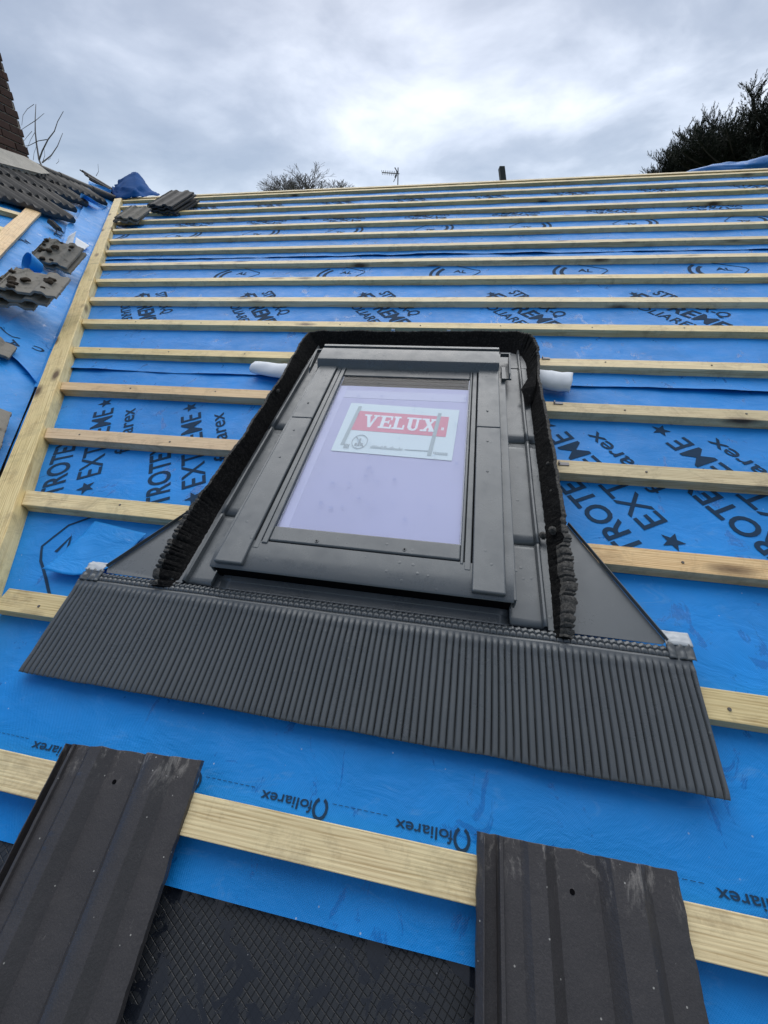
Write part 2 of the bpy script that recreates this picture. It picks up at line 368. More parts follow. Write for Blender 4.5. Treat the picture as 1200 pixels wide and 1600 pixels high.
def star(cx, cy, r):
    p = [(cx + (r if i % 2 == 0 else r * .42) * math.cos(math.pi / 2 + i * math.pi / 5), cy + (r if i % 2 == 0 else r * .42) * math.sin(math.pi / 2 + i * math.pi / 5)) for i in range(10)]
    return p + [(cx, cy)], [(i, (i + 1) % 10, 10) for i in range(10)]
def ribbon(pts, w):
    vs = []; P_ = [Vector((*p, 0)) for p in pts]
    for i, p in enumerate(P_):
        d = (P_[min(i + 1, len(P_) - 1)] - P_[max(i - 1, 0)]).normalized(); q = Vector((-d.y, d.x, 0)) * w / 2
        vs += [tuple((p + q)[:2]), tuple((p - q)[:2])]
    return vs, [(2 * i, 2 * i + 1, 2 * i + 3, 2 * i + 2) for i in range(len(P_) - 1)]
class Print:
    def __init__(s): s.items = []; s.cur = None
    def begin(s, name): s.cur = [name, [], []]; s.items.append(s.cur)
    def end(s): s.cur = None
    def put(s, vf, ox, oy, ang, dx=0, dy=0, name='printed_word'):
        it = s.cur
        if it is None: it = [name, [], []]; s.items.append(it)
        c, n = math.cos(ang), math.sin(ang); o = len(it[1])
        for x, y in vf[0]:
            x += dx; y += dy; it[1].append((ox + c * x - n * y, oy + n * x + c * y, 0))
        it[2].extend(tuple(i + o for i in q) for q in vf[1])
    def build(s, zfun, parent, umin, umax, keep=None):
        for name, V_, F_ in s.items:
            bm = bmesh.new(); vs = [bm.verts.new(v) for v in V_]
            for f_ in F_:
                try: bm.faces.new([vs[i] for i in f_])
                except ValueError: pass
            x0 = min(v.co.x for v in bm.verts); x1 = max(v.co.x for v in bm.verts); y0 = min(v.co.y for v in bm.verts); y1 = max(v.co.y for v in bm.verts)
            st = .03; xa = math.floor(x0 / st) * st; ya = math.floor(y0 / st) * st
            for i in range(1, int((x1 - xa) / st) + 1): bmesh.ops.bisect_plane(bm, geom=bm.verts[:] + bm.edges[:] + bm.faces[:], plane_co=(xa + i * st, 0, 0), plane_no=(1, 0, 0))
            for i in range(1, int((y1 - ya) / st) + 1): bmesh.ops.bisect_plane(bm, geom=bm.verts[:] + bm.edges[:] + bm.faces[:], plane_co=(0, ya + i * st, 0), plane_no=(0, 1, 0))
            if keep:
                dead = [f_ for f_ in bm.faces if not keep(f_.calc_center_median())]
                bmesh.ops.delete(bm, geom=dead, context='FACES')
            if bm.faces:
                mb = MB(); bm.verts.index_update()
                mb.v = [Vector((v.co.x, v.co.y, zfun(v.co.x, v.co.y) + .0016)) for v in bm.verts]
                for f_ in bm.faces:
                    q = [v.index for v in f_.verts]; mb.f.append(tuple(q) if f_.normal.z >= 0 else tuple(q[::-1]))
                part(name, mb, INK, parent)
            bm.free()
def text_block(pr, u, v, ang, k=1.0, kind=1):
    """u,v = start of the big word"""
    if kind == 1:
        pr.put(fit('EXTREME', .475 * k, .086 * k, .006), u, v, ang)
        pr.put(star(-.062 * k, .043 * k, .034 * k), u, v, ang, name='printed_star'); pr.put(star(.535 * k, .043 * k, .034 * k), u, v, ang, name='printed_star')
        pr.put(fit('STROTEX', .42 * k, .078 * k, .018), u, v, ang, -.10 * k, .125 * k)
        pr.put(fit('foliarex', .33 * k, .060 * k, .008), u, v, ang, .10 * k, -.095 * k)
    else:
        pr.put(fit('EXTREME', .52 * k, .094 * k, .024), u, v, ang, -.035)
        pr.put(fit('STROTEX-Q', .415 * k, .070 * k, .020), u, v, ang, .0, .132 * k)
        pr.put(star(-.05 * k, .05 * k, .030 * k), u, v, ang, name='printed_star')
        pr.put(fit('QFOLIAREX', .47 * k, .060 * k, .010), u, v, ang, -.03 * k, -.100 * k)
def shield(pr, u, v, ang, k=1.0):
    pr.begin('printed_emblem')
    for r_, w in ((.17, .020), (.125, .024)):
        pr.put(ribbon([(-r_ * math.cos(a), r_ * math.sin(a) - .02) for a in [x * .11 - .65 for x in range(13)]], w), u, v, ang, .02 * k)
    pr.put(ribbon([(-.04, .14), (.16, .06), (.17, .03), (.10, -.10), (0, -.15)], .007), u, v, ang)
    pr.put(fit('AL', .085, .050, .02), u, v, ang, -.005, .0); pr.end()
def sheet(v0, v1, base, lift, seed, u1, label, du=.02, prints=None, shape=None, mat=None):
    r = root('roof_membrane', WF, (0, (v0 + v1) / 2, base), label, 'membrane', 'blue membrane sheets lapped up the main slope')
    nu = int((u1 + 4.9) / du); nv = max(2, int((v1 - v0) / du)); mb = MB()
    def fn(a, b):
        v = v0 + (v1 - v0) * b; ul = uval(v) - .0; u = ul + (u1 - ul) * a
        return (u, v, zf(u, v, v0, base, lift, seed))
    mb.grid(fn, int((u1 - uval((v0 + v1) / 2)) / du), nv)
    part('sheet', mb, mat or BLUE, r, smooth=180)
    if prints:
        pr = Print(); prints(pr)
        pr.build(lambda u, v: zf(u, v, v0, base, lift, seed), r, -5, u1, keep=lambda c: c.x > uval(c.y) + .02 and c.x < u1 - .02 and v0 + .01 < c.y < v1 - .01)
    return r
ANG = R(119.5)
def pr1(pr):
    for du in (-1.302, -.87, -.05, .300, .634, 1.03, 1.43):       # rows of words up the lowest sheet
        text_block(pr, du + .012, .843 + .050, ANG)
    for k in range(-6, 12):                                        # edge marking along the lap line
        ur = .085 + .271 * k
        pr.begin('printed_edge_mark')
        vs, fs = fit('oliarex', .100, .018, .01); pr.put((vs, fs), ur, .0715, math.pi, .030)
        vs, fs = fit('f', .009, .020, .01); pr.put((vs, fs), ur, .0715, math.pi, .023)
        pr.put(ribbon([(.013 * math.cos(a), .016 * math.sin(a)) for a in [x * .5 - 1.15 for x in range(12)]], .0055), ur - .006, .062, math.pi)
        for q in range(9): pr.put(ribbon([(ur + .016 + q * .0125, .0735), (ur + .016 + q * .0125 + .0085, .0735)], .0009), 0, 0, 0)
        pr.end()
    # shield outline and big letter at the left
    pr.put(name='printed_outline', vf=ribbon([(-1.17, .70), (-1.235, .650), (-1.264, .561), (-1.225, .51), (-1.150, .448), (-1.06, .368), (-.99, .30)], .008), ox=0, oy=0, ang=0)
    pr.put(ribbon([tuple(back(x, y, -.01)[:2]) for x, y in ((87, 862), (111, 838), (103, 862), (121, 849), (113, 866), (103, 871))], .0115), 0, 0, 0)
    pr.put(ribbon([(.90, .70), (.87, .63), (.84, .55), (.87, .50)], .007), 0, 0, 0)
def pr2(pr):
    a = math.atan2(-.314, .236)
    for k in range(-3, 3):
        u0 = .071 + .787 * k
        text_block(pr, u0 + .065, 2.545, a, 1.0, 2); shield(pr, u0 + .62, 2.98, R(-8))
def pr3(pr):
    for k in range(-5, 4):
        u0 = .47 + .787 * k; shield(pr, u0, 4.02, R(172)); text_block(pr, u0 + .05, 4.38, R(150), .8, 2)
def pr4(pr):
    for k in range(-5, 4): text_block(pr, .8 + .787 * k, 5.2, R(-53), .8, 2)
sheet(-.09, 1.72, -.010, .002, 1, 2.6, 'lowest blue roofing sheet, printed with large grey words, around the skylight', .018, pr1)
sheet(1.612, 3.45, -.006, .010, 31, 3.2, 'blue roofing sheet just above the skylight, second one up the slope', .022, pr2)
sheet(3.34, 4.95, -.004, .012, 61, 3.8, 'third blue roofing sheet up the slope, beginning at the wavy dark lap', .03, pr3)
sheet(4.88, 5.66, -.002, .008, 91, 4.15, 'topmost blue roofing sheet just beneath the ridge battens', .03, pr4)
# lower wet patch edge on the right of the front tile etc. are in the material
# ------------------------------------------------------------------ black patterned underlay at the eaves
def underlay_mat():
    m, nt, b = new_mat('black_embossed_underlay'); v = coord(nt)
    w = []
    for a in (R(27), R(118)):
        vv = coord(nt, (1, 1, 1), (0, 0, a)); s_ = nt.nodes.new('ShaderNodeSeparateXYZ'); L(nt, vv, s_.inputs[0])
        fr = math_n(nt, 'FRACT', math_n(nt, 'MULTIPLY', s_.outputs[0], 1 / .0105))
        w.append(math_n(nt, 'ABSOLUTE', math_n(nt, 'SUBTRACT', fr, .5)))
    ln = math_n(nt, 'MAXIMUM', ramp(nt, w[0], [(.40, 0.0), (.47, 1.0)]), ramp(nt, w[1], [(.40, 0.0), (.47, 1.0)]))
    wet = ramp(nt, noise_t(nt, v, 15, 6, .65, 1.3), [(.53, 0.0), (.55, 1.0)])
    c = mixc(nt, ln, mixc(nt, noise_t(nt, v, 25, 6, .7), (.012, .014, .017), (.026, .029, .034)), (.005, .0055, .007))
    c = mixc(nt, math_n(nt, 'MULTIPLY', wet, .8), c, (.012, .015, .022))
    vo = N(nt, 'TexVoronoi', Scale=60); L(nt, v, vo.inputs['Vector'])
    c = mixc(nt, ramp(nt, vo.outputs['Distance'], [(.0, .8), (.04, .6), (.06, 0.0)]), c, (.25, .26, .27))
    L(nt, c, b.inputs['Base Color'])
    L(nt, mixc(nt, wet, (.50, .50, .50), (.06, .06, .06)), b.inputs['Roughness'])
    h = math_n(nt, 'MULTIPLY', math_n(nt, 'SUBTRACT', 1.0, ln), math_n(nt, 'SUBTRACT', 1.0, wet))
    p = bump(nt, b, h, .7, .0012); bump(nt, b, wet, .5, .002, p)
    return m
mb = MB(); mb.grid(lambda a, b: (-1.15 + 4.2 * a, -.50 + .46 * b, -.0185 + .003 * fbm(a * 12, b * 3, 4)), 120, 20)
solo('eaves_underlay', mb, underlay_mat(), WF, (0, -.3, -.02), 'wet black diamond patterned underlay sheet below the lowest blue sheet', 'underlay', smooth=180)
# ================================================================== BATTENS
BT = .036; BW = .064; TOP = .025
def ubd(v): return -1.017 - .603 * v           # inner edge of the valley board
SK0, SK1 = -.64, .262                           # battens stop against the window flashing
def batten(u0, u1, v, label, mat=WOOD, tilt=0, group='roof battens nailed across the main slope', top=TOP, name='roof_batten', miter=False):
    mb = MB(); n = max(2, int((u1 - u0) / .12)); rows = []
    sd_ = random.random() * 50
    for i in range(n + 1):
        u = u0 + (u1 - u0) * i / n; dv = .0022 * fbm(u * .8, sd_) + tilt * (u - (u0 + u1) / 2); dn = .0012 * fbm(u * 1.3, sd_ + 7)
        for a, c in ((0, -BT), (BW, -BT), (BW, 0), (0, 0)):
            uu = u
            if miter and i == 0: uu = ubd(v + a) + .004
            rows.append((uu, v + a + dv, top + c + dn))
    fs = [(0, 1, 2, 3), tuple(4 * n + j for j in (3, 2, 1, 0))]
    for i in range(n):
        for j in range(4): fs.append((4 * i + j, 4 * i + 4 + j, 4 * i + 4 + (j + 1) % 4, 4 * i + (j + 1) % 4))
    mb.add(rows, fs)
    bo_ = solo(name, mb, mat, WF, (u0, v, top), label, 'batten', group, bevel=.0016)
    if .2 < v < 2.2 and name == 'roof_batten':
        x = math.ceil((u0 + .05 + .23) / .42) * .42 - .23
        while x < min(u1, 2.3) - .03:
            if x > u0 + .03:
                nx, ny = x + random.uniform(-.012, .012), v + BW * random.uniform(.38, .62)
                part('nail', MB().tube([(nx, ny, top - .002), (nx, ny, top + .0016)], [.0038, .0036], 10), NAILM, bo_)
            x += .42
    return bo_
ordn = ['first', 'second', 'third', 'fourth', 'fifth', 'sixth', 'seventh', 'eighth', 'ninth', 'tenth', 'eleventh', 'twelfth', 'thirteenth', 'fourteenth', 'fifteenth', 'sixteenth', 'seventeenth']
batten(-1.05, 2.3, BAT[0], 'pale batten at the bottom, running under the tops of the two dark front tiles')
batten(-1.2, 2.4, BAT[1], 'batten passing under the ribbed apron, showing at both its ends')
for k in (2, 3, 4, 5):
    w = WOOD2 if (k in (3, 4)) else WOOD
    nm = {2: 'lowest', 3: 'second lowest', 4: 'third from the bottom', 5: 'topmost'}[k]
    batten(ubd(BAT[k]) + .0, SK0 - (.10 if k == 2 else 0), BAT[k], 'short batten left of the skylight, %s of the four' % nm, w, miter=True, group='short battens left of the skylight')
    w = WOOD2 if k == 2 else WOOD
    batten(SK1 + (.05 if k == 2 else 0), 2.5 + .05 * k, BAT[k], 'batten right of the skylight, %s of the four' % nm, w, group='battens right of the skylight')
for k in range(6, 17):
    j = k - 6
    lab = 'full length batten, %s' % ('first one above the skylight' if j == 0 else 'top one just under the ridge batten' if k == 16 else '%s one above the skylight' % ordn[j])
    batten(ubd(BAT[k]), 2.7 + .13 * j, BAT[k], lab, miter=True, tilt=(-.0012 if k == 10 else 0))
batten(ubd(5.60), 4.15, 5.602, 'thin ridge batten at the very top of the slope against the sky', miter=False, top=.034)
# valley boards
def board(frame, p0, p1, w, t, top, name, label, mat, pos):
    a = Vector(p0); b = Vector(p1); d = (b - a); ln = d.length; ang = math.atan2(d.y, d.x)
    mb = MB(); n = 40
    rows = []
    for i in range(n + 1):
        x = ln * i / n; wob = .003 * fbm(x * 1.1, 3.3); dz = .004 * fbm(x * .7, 9.1)
        for y_, z_ in ((0, -t), (w, -t), (w, 0), (0, 0)): rows.append((x, y_ + wob + (.003 * fbm(x * 2.5, y_ * 20)), z_ + dz))
    fs = [(0, 1, 2, 3), tuple(4 * n + j for j in (3, 2, 1, 0))]
    for i in range(n):
        for j in range(4): fs.append((4 * i + j, 4 * i + 4 + j, 4 * i + 4 + (j + 1) % 4, 4 * i + (j + 1) % 4))
    mb.add(rows, fs)
    mb.v = [Matrix.Rotation(ang, 3, 'Z') @ p + Vector((a.x, a.y, top)) for p in mb.v]
    o = solo(name, mb, mat, frame, (a.x, a.y, top), label, 'board', 'boards on either side of the valley', rz=ang, bevel=.003)
    return o
board(WF, (ubd(.15), .15, 0), (ubd(5.62), 5.62, 0), .088, .058, .044, 'valley_board', 'long knotty board running up the valley, all batten ends butt against it', WOOD, None)
p0 = lp(-60, 462, .03); p1 = lp(66, 330, .03); dd = (p1 - p0).normalized()
board(LF, tuple(p0 - dd * .4), tuple(p1 + dd * .35), .085, .03, .030, 'valley_board', 'shorter flat board on the far side of the valley, running up under the old tiles', WOOD2, None)
# ================================================================== LEFT ROOF
lroof = root('left_roof', LF, (2.5, 2.0, 0), 'roof slope at the left with old dark ribbed tiles still on near its ridge', 'roof')
TR = lp(58, 254, .085).y
dk = MB(); pl = [(-1.2, tval(-1.2)), (5.15, tval(5.15)), (5.2, TR), (-1.2, TR)]
dk.hexa([Vector((a, b, -.13)) for a, b in pl], [Vector((a, b, -.022)) for a, b in pl])
part('roof_deck', dk, simple('old_boarding', (.10, .08, .06), .9), lroof)
bk = MB()   # the far slope of that roof, on the other side of its ridge
q = [LF @ Vector((-1.2, TR, -.02)), LF @ Vector((5.2, TR, -.02))]
bk.hexa([LFI @ (p + Vector(o_)) for p, o_ in ((q[0], (0, 0, -.12)), (q[1], (0, 0, -.12)), (q[1], (-3.4, 0, -2.5)), (q[0], (-3.4, 0, -2.5)))],
        [LFI @ (p + Vector(o_)) for p, o_ in ((q[0], (0, 0, 0)), (q[1], (0, 0, 0)), (q[1], (-3.4, 0, -2.38)), (q[0], (-3.4, 0, -2.38)))])
part('far_slope', bk, TILEBLK, lroof)
wl = MB(); zz = (LF @ Vector((0, 0, 0)))
wl.box(-9.0, -1.35, -1.6 + .5, 6.2, 0, zz.z - .35)
house2 = root('left_house_wall', Matrix(), (-4, 2, 0), 'brick wing standing under the left roof slope', 'house wing'); part('wall', wl, BRW, house2)
# tile courses: real overlapping ribbed tiles
T0 = lp(60, 328, .03).y
ends = [lp(114, 341, .05).x, lp(118, 326, .05).x, lp(121, 306, .05).x, lp(133, 290, .05).x, 5.15]
for k, (sx, tt) in enumerate(((ends[0], T0), (0, 0))): pass
GA = (TR - T0) / 4
def rib(s, w=.30):
    x = (s / w) % 1.0
    z = 0
    for c in (.10, .32, .60, .82): z += .022 * math.exp(-((x - c) / .055) ** 2)
    z += .022 * math.exp(-((x - 1.10) / .055) ** 2)
    return z
ct = MB()
for k in range(4):
    s1 = ends[k]; s0 = -1.2; nn = int((s1 - s0) / .0125)
    ta = T0 + GA * k - .03; tb = ta + GA + .045
    rowsn = [(ta + .012, -.012, .0), (ta, -.0, .4), (ta, .018, 1), (ta + .01, .022, 1), (ta + GA * .5, .010, 1), (tb, -.004, 1)]
    vs = []
    for (t_, z_, a_) in rowsn:
        for i in range(nn + 1):
            s_ = s0 + (s1 - s0) * i / nn; jig = .006 * fbm(math.floor(s_ / .30) * 3.7, k * 5.1)
            vs.append((s_, t_ + jig * 2, .030 + z_ + rib(s_ + k * .02) * a_ + jig))
    m_ = nn + 1
    ct.add(vs, [(j * m_ + i, j * m_ + i + 1, (j + 1) * m_ + i + 1, (j + 1) * m_ + i) for j in range(len(rowsn) - 1) for i in range(nn)])
part('tile_courses', ct, TILEBLK, lroof, smooth=50, solid=.012)
rt = MB()    # ridge capping, seen edge on
for i in range(15):
    s0 = -1.1 + i * .42; c = Vector((s0, TR + .0, .042))
    rt.tube([c, c + Vector((.435, 0, 0))], [.040, .034], 12)
ridge_t = part('ridge_tiles', rt, TILEBLK, lroof, smooth=40)
# lifted verge tile beside the valley top
# blue sheets on the left slope (one under the battens, one dressed through the valley)
def lz(s, t, seed, base, amp=.006): return base + amp * fbm(s * 2.6, t * 2.6, seed) + amp * .6 * math.sin((s * 1.0 + t * 1.6) * 9 + 4 * fbm(s, t, seed + 3)) * max(0, .2 + fbm(s * .8, t * .8, seed + 4))
mb = MB(); mb.grid(lambda a, b: (lambda s: (s, tval(s) + (TR - .05 - tval(s)) * b, lz(s, tval(s) + (TR - .05 - tval(s)) * b, 3, -.010)))(-1.1 + 6.1 * a), 200, 90)
slr = root('roof_membrane', LF, (1.5, 1.8, 0), 'crumpled blue sheet on the left roof slope under the old tile stacks', 'membrane', 'blue sheets on the left roof slope')
part('sheet', mb, BLUE2, slr, smooth=180)
pr = Print()
for (x, y, bdy, l_, h_, an) in ((62, 398, 'foliarex', .26, .05, 30), (40, 372, 'AL', .09, .05, 200), (95, 372, 'STROTEX', .25, .05, 40)):
    q = lp(x, y); pr.put(fit(bdy, l_, h_, .02), q.x, q.y, R(an))
pr.build(lambda s, t: lz(s, t, 3, -.010) , slr, -9, 9)
# valley sheet: crosses the trough, its ragged left edge lies on the left slope
edge = [lp(x, y, .0) for x, y in ((72, 618), (30, 570), (0, 545), (-10, 520), (34, 492), (60, 470), (88, 425), (100, 372), (104, 352), (120, 344), (130, 325), (134, 300), (150, 283))]
def edge_t(s):
    e_ = sorted([(q.x, q.y) for q in edge])
    if s <= e_[0][0]: return e_[0][1]
    for (a, b), (c, d_) in zip(e_, e_[1:]):
        if s <= c: return b + (d_ - b) * (s - a) / max(1e-6, c - a)
    return e_[-1][1]
vsr = root('valley_membrane', LF, (1.8, 1.6, 0), 'bright blue sheet dressed through the valley beside the long knotty board', 'membrane', 'blue sheets on the left roof slope')
s_lo = min(q.x for q in edge); s_hi = 5.05
def vfn(a, b):
    s = s_lo + (s_hi - s_lo) * a; t = tval(s) + (edge_t(s) - tval(s)) * b
    lift = .018 * (b ** 6) * (.5 + fbm(s * 3, 2.2)) 
    return Vector((s, t, lz(s, t, 13, .004, .008) + max(0, lift)))
mb = MB(); mb.grid(vfn, 170, 40); part('sheet', mb, BLUE2, vsr, smooth=180)
mb = MB()      # the same sheet on the main-slope side of the trough, up to the board
def vfn2(a, b):
    s = s_lo + (s_hi - s_lo) * a; P0 = LF @ Vector((s, tval(s), .0)); p = WFI @ P0; u1 = ubd(p.y) - .02
    return LFI @ (WF @ Vector((p.x + (u1 - p.x) * b, p.y, .004 + .006 * fbm(p.y * 3, b * 2, 5) * (1 - b) * b * 3)))
mb.grid(vfn2, 170, 8); part('sheet_turned_up', mb, BLUE2, vsr, smooth=180)
pr = Print()
for (x, y, bdy, l_, h_, an) in ((55, 432, 'M', .09, .05, 100), (22, 528, 'AL', .12, .045, 200), (72, 545, 'C', .05, .04, 120)):
    q = lp(x, y, .01); pr.put(fit(bdy, l_, h_, .02), q.x, q.y, R(an))
pr.put(ribbon([tuple(lp(x, y, .01)[:2]) for x, y in ((0, 512), (10, 519), (20, 524), (32, 526))], .008), 0, 0, 0)
def zz_(s, t):
    b = (t - tval(s)) / max(.01, (edge_t(s) - tval(s))); return lz(s, t, 13, .004, .008) + max(0, .018 * (max(0, min(b, 1)) ** 6) * (.5 + fbm(s * 3, 2.2)))
pr.build(zz_, vsr, -9, 9)
# battens of the left slope, running along it and ending at its board
for j, (x, y, lab) in enumerate(((0, 327, 'upper of the two battens at the left frame edge beneath the old tiles'), (0, 351, 'lower of the two battens at the left frame edge beside the short board'))):
    q = lp(x, y, .03); q2 = lp([44, 24][j], [338, 362][j], .03)
    m_ = MB().box(q.x - 1.3, q2.x, q2.y - .02, q2.y + .034, -.008, .028)
    solo('roof_batten', m_, WOOD, LF, (q.x, q2.y, .01), lab, 'batten', 'battens of the left slope', bevel=.002)
# ------------------------------------------------------------------ chimney
cb_ = lp(47, 247, .0); cw = LF @ cb_
cx1, cy1 = cw.x, cw.y; cx0, cy0 = cx1 - .68, cy1 - .92
zb = cw.z - .35
chim = root('chimney', Matrix(), (cx1 - .34, cy1 - .46, zb), 'tall dark red brick chimney rising at the left edge of the photo', 'chimney')
bcore = MB().box(cx0 + .012, cx1 - .012, cy0 + .012, cy1 - .012, zb, zb + 3.4)
mort = simple('pale_mortar', (.36, .33, .27), .95, .3, 30, .6, 120, .004)
part('mortar', bcore, mort, chim)
bks = MB(); rw = 0; z = zb
while z < zb + 3.35:
    for face in range(4):
        ln = (cy1 - cy0) if face % 2 == 0 else (cx1 - cx0)
        x = -(.1125 if rw % 2 else 0.0)
        while x < ln - .02:
            a = max(0, x); b = min(ln, x + .215)
            if b - a > .03:
                o_ = random.uniform(-.004, .005); d1 = .05
                if face == 0: bks.box(cx1 - d1, cx1 + o_, cy0 + a, cy0 + b, z, z + .065)
                elif face == 2: bks.box(cx0 - o_, cx0 + d1, cy0 + a, cy0 + b, z, z + .065)
                elif face == 1: bks.box(cx0 + a, cx0 + b, cy0 - o_, cy0 + d1, z + .0007, z + .0643)
                else: bks.box(cx0 + a, cx0 + b, cy1 - d1, cy1 + o_, z + .0007, z + .0643)
            x += .225
    z += .075; rw += 1
def brickface():
    m, nt, b = new_mat('sooty_brick'); v = coord(nt)
    cc = nt.nodes.new('ShaderNodeNewGeometry')
    c = mixc(nt, cc.outputs['Random Per Island'], (.052, .028, .021), (.105, .056, .040))
    c = mixc(nt, ramp(nt, noise_t(nt, v, 22, 7, .75), [(.5, 0.0), (.75, .6)]), c, (.03, .024, .02))
    L(nt, c, b.inputs['Base Color']); b.inputs['Roughness'].default_value = .92; bump(nt, b, noise_t(nt, v, 70, 6, .7), .6, .004); return m
part('brickwork', bks, brickface(), chim, bevel=.004)
fl = MB()    # mortar fillet round the foot, spilling on to the tiles
fp = [lp(x, y, .075) for x, y in ((-60, 218), (0, 233), (40, 248), (58, 256), (76, 271), (62, 272), (30, 262), (0, 255), (-60, 236))]
bt = [LF @ Vector((p.x, p.y, .02)) for p in fp]; tp = [LF @ Vector((p.x, p.y, .078 + .004 * (i % 3))) for i, p in enumerate(fp)]
n_ = len(fp); fl.add(bt + tp, [tuple(range(n_)), tuple(range(n_, 2 * n_))[::-1]] + [(i, (i + 1) % n_, n_ + (i + 1) % n_, n_ + i) for i in range(n_)])
part('mortar_flaunching', fl, simple('old_cement', (.42, .40, .35), .95, .3, 12, .8, 40, .01), chim, bevel=.01)
# ================================================================== WINDOW
sk = root('skylight', WF, (-.22, 1.05, .0), 'dark grey framed roof window with lilac pane fitted in the middle of the slope', 'roof window')
part('frame', MB().box(-.598, .160, .540, 1.665, -.015, .082), METALD, sk, bevel=.002)
# cladding of the frame: thin skirts standing proud at both sides
for a, b in ((-.612, -.588), (.146, .179)):
    mm = MB().box(a, b, .512, 1.50, .078, .0875)
    part('frame_cladding', mm, METAL, sk, bevel=.002)
mm = MB(); mm.box(-.6135, -.6085, .512, 1.50, .050, .0775); part('frame_cladding', mm, METAL, sk, bevel=.001)
mm = MB(); mm.box(.1745, .1795, .512, 1.50, .050, .0775); part('frame_cladding', mm, METAL, sk, bevel=.001)
# bottom cladding, dips slightly to its front lip
bc = MB().strip([(.640, .0885), (.602, .0890), (.597, .0965), (.556, .0962), (.530, .0930), (.511, .0880), (.507, .0855), (.506, .0842), (.508, .0840)], -.608, .172, 30)
part('bottom_cladding', bc, METAL, sk, smooth=35)
part('shaded_recess', MB().box(-.600, .168, .5105, .5390, .030, .0838), BLACKM, sk)  # near-black colour stands for the shade in the recess under the lip
part('bottom_cladding', MB().box(.135, .172, .512, .5155, .045, .0790), METALD, sk)
# side covers: a long lower and a short upper length each side
def cover(u0, u1, v0, v1, n0, n1):
    return MB().box(u0, u1, v0, v1, n0, n1)
for (u0, u1) in ((-.594, -.514), (.0735, .1525)):
    a = part('side_cover', cover(u0, u1, .514, 1.1495, .0905, .1045), METAL, sk, bevel=.0045, seg=3)
    b = part('side_cover', cover(u0, u1, 1.1525, 1.530, .0905, .1035), METAL, sk, bevel=.0045, seg=3)
    ctr = (u0 + u1) / 2
    for par, vv in ((a, .93), (a, 1.075), (b, 1.245)):
        s_ = MB().tube([(ctr - .004, vv, .104), (ctr - .004, vv, .1062)], [.0042, .0030], 12); part('cover_screw', s_, METALD, par, smooth=30)
# sash
for (u0, u1, n1, v0) in ((-.5110, -.4935, .0975, .5720), (-.4905, -.4735, .1005, .5900), (.0430, .0510, .0985, .5900), (.0535, .0700, .0975, .5740)):
    part('sash_stile', MB().box(u0, u1, v0, 1.520, .0835, n1), METAL, sk, bevel=.003, seg=3)
part('sash_stile', MB().box(-.4933, -.4906, .585, 1.52, .083, .0925), DARK, sk); part('sash_stile', MB().box(.0512, .0533, .585, 1.52, .083, .0925), DARK, sk)
part('sash_cover_gap', MB().box(-.5142, -.5112, .56, 1.52, .083, .0935), BLACKM, sk); part('sash_cover_gap', MB().box(.0702, .0733, .56, 1.52, .083, .0935), BLACKM, sk)
rail = part('bottom_rail', MB().box(-.4730, .0425, .6020, .6520, .0840, .0985), METAL, sk, bevel=.004, seg=3)
for (x, y) in ((494.7, 845.6), (632, 858.7)):
    q = back(x, y, .0985); s_ = MB().tube([(q.x, q.y, .0975), (q.x, q.y, .1002)], [.0056, .0052], 14); sc = part('rail_screw', s_, METALD, rail, smooth=30)
    part('screw_socket', MB().tube([(q.x, q.y, .1001), (q.x, q.y, .1009)], [.0026, .0026], 6), BLACKM, sc)
part('top_rail', MB().box(-.4730, .0425, 1.4660, 1.520, .0840, .0960), METALD, sk, bevel=.003)
# glass and what lies behind it
def glass_mat():
    m, nt, b = new_mat('window_glass'); nt.nodes.remove(b); o = nt.nodes['Material Output']
    tr = N(nt, 'BsdfTransparent'); tr.inputs[0].default_value = (.93, .95, .98, 1); gl = N(nt, 'BsdfGlossy', Roughness=.02); gl.inputs[0].default_value = (1, 1, 1, 1)
    lw = N(nt, 'LayerWeight', Blend=.5); mx = N(nt, 'MixShader'); L(nt, ramp(nt, lw.outputs['Facing'], [(0.0, .015), (.5, .020), (.75, .07), (1.0, .8)]), mx.inputs[0]); L(nt, tr.outputs[0], mx.inputs[1]); L(nt, gl.outputs[0], mx.inputs[2])
    v = coord(nt); bp = N(nt, 'Bump', Strength=.03, Distance=.01); L(nt, noise_t(nt, v, 5, 2), bp.inputs['Height']); L(nt, bp.outputs[0], gl.inputs['Normal'])
    L(nt, mx.outputs[0], o.inputs[0]); return m
pane = part('glass_pane', MB().box(-.4732, .0428, .6500, 1.4680, .0905, .0925), glass_mat(), sk)
sky_tint = simple('lilac_sky_tint', (.45, .45, .645), .55, .14, 2.2, .05, 20)  # lilac of the reflected sky put into the backing's colour
part('tinted_backing', MB().box(-.440, .0405, .6510, 1.4050, .0822, .0850), sky_tint, sk)
part('tinted_backing', MB().box(-.4720, -.4405, .6510, 1.4050, .0822, .0845), simple('pale_lilac_strip', (.52, .52, .72), .5, .15, 9), sk)  # paler strip down the left side of the backing
part('tinted_backing', MB().box(-.4400, .0340, 1.3200, 1.3720, .0851, .0857), simple('pale_lilac_band', (.52, .53, .69), .5, .08, 6), sk)
inner = simple('brown_grey_inner_sash', (.012, .012, .010), .6, .2, 10, spec=.15)
for v0, v1, n1 in ((1.4055, 1.4230, .0856), (1.4240, 1.4300, .0880), (1.4310, 1.4480, .0866), (1.4490, 1.4655, .0888)):
    part('inner_sash_rail', MB().box(-.4720, .0410, v0, v1, .0822, n1), inner if v0 != 1.4240 else DARK, sk)
for u0, u1 in ((-.4728, -.4695), (.0395, .0425)): part('glazing_spacer', MB().box(u0, u1, .6505, 1.4680, .0860, .0903), simple('spacer', (.35, .36, .42), .3, .05), sk)
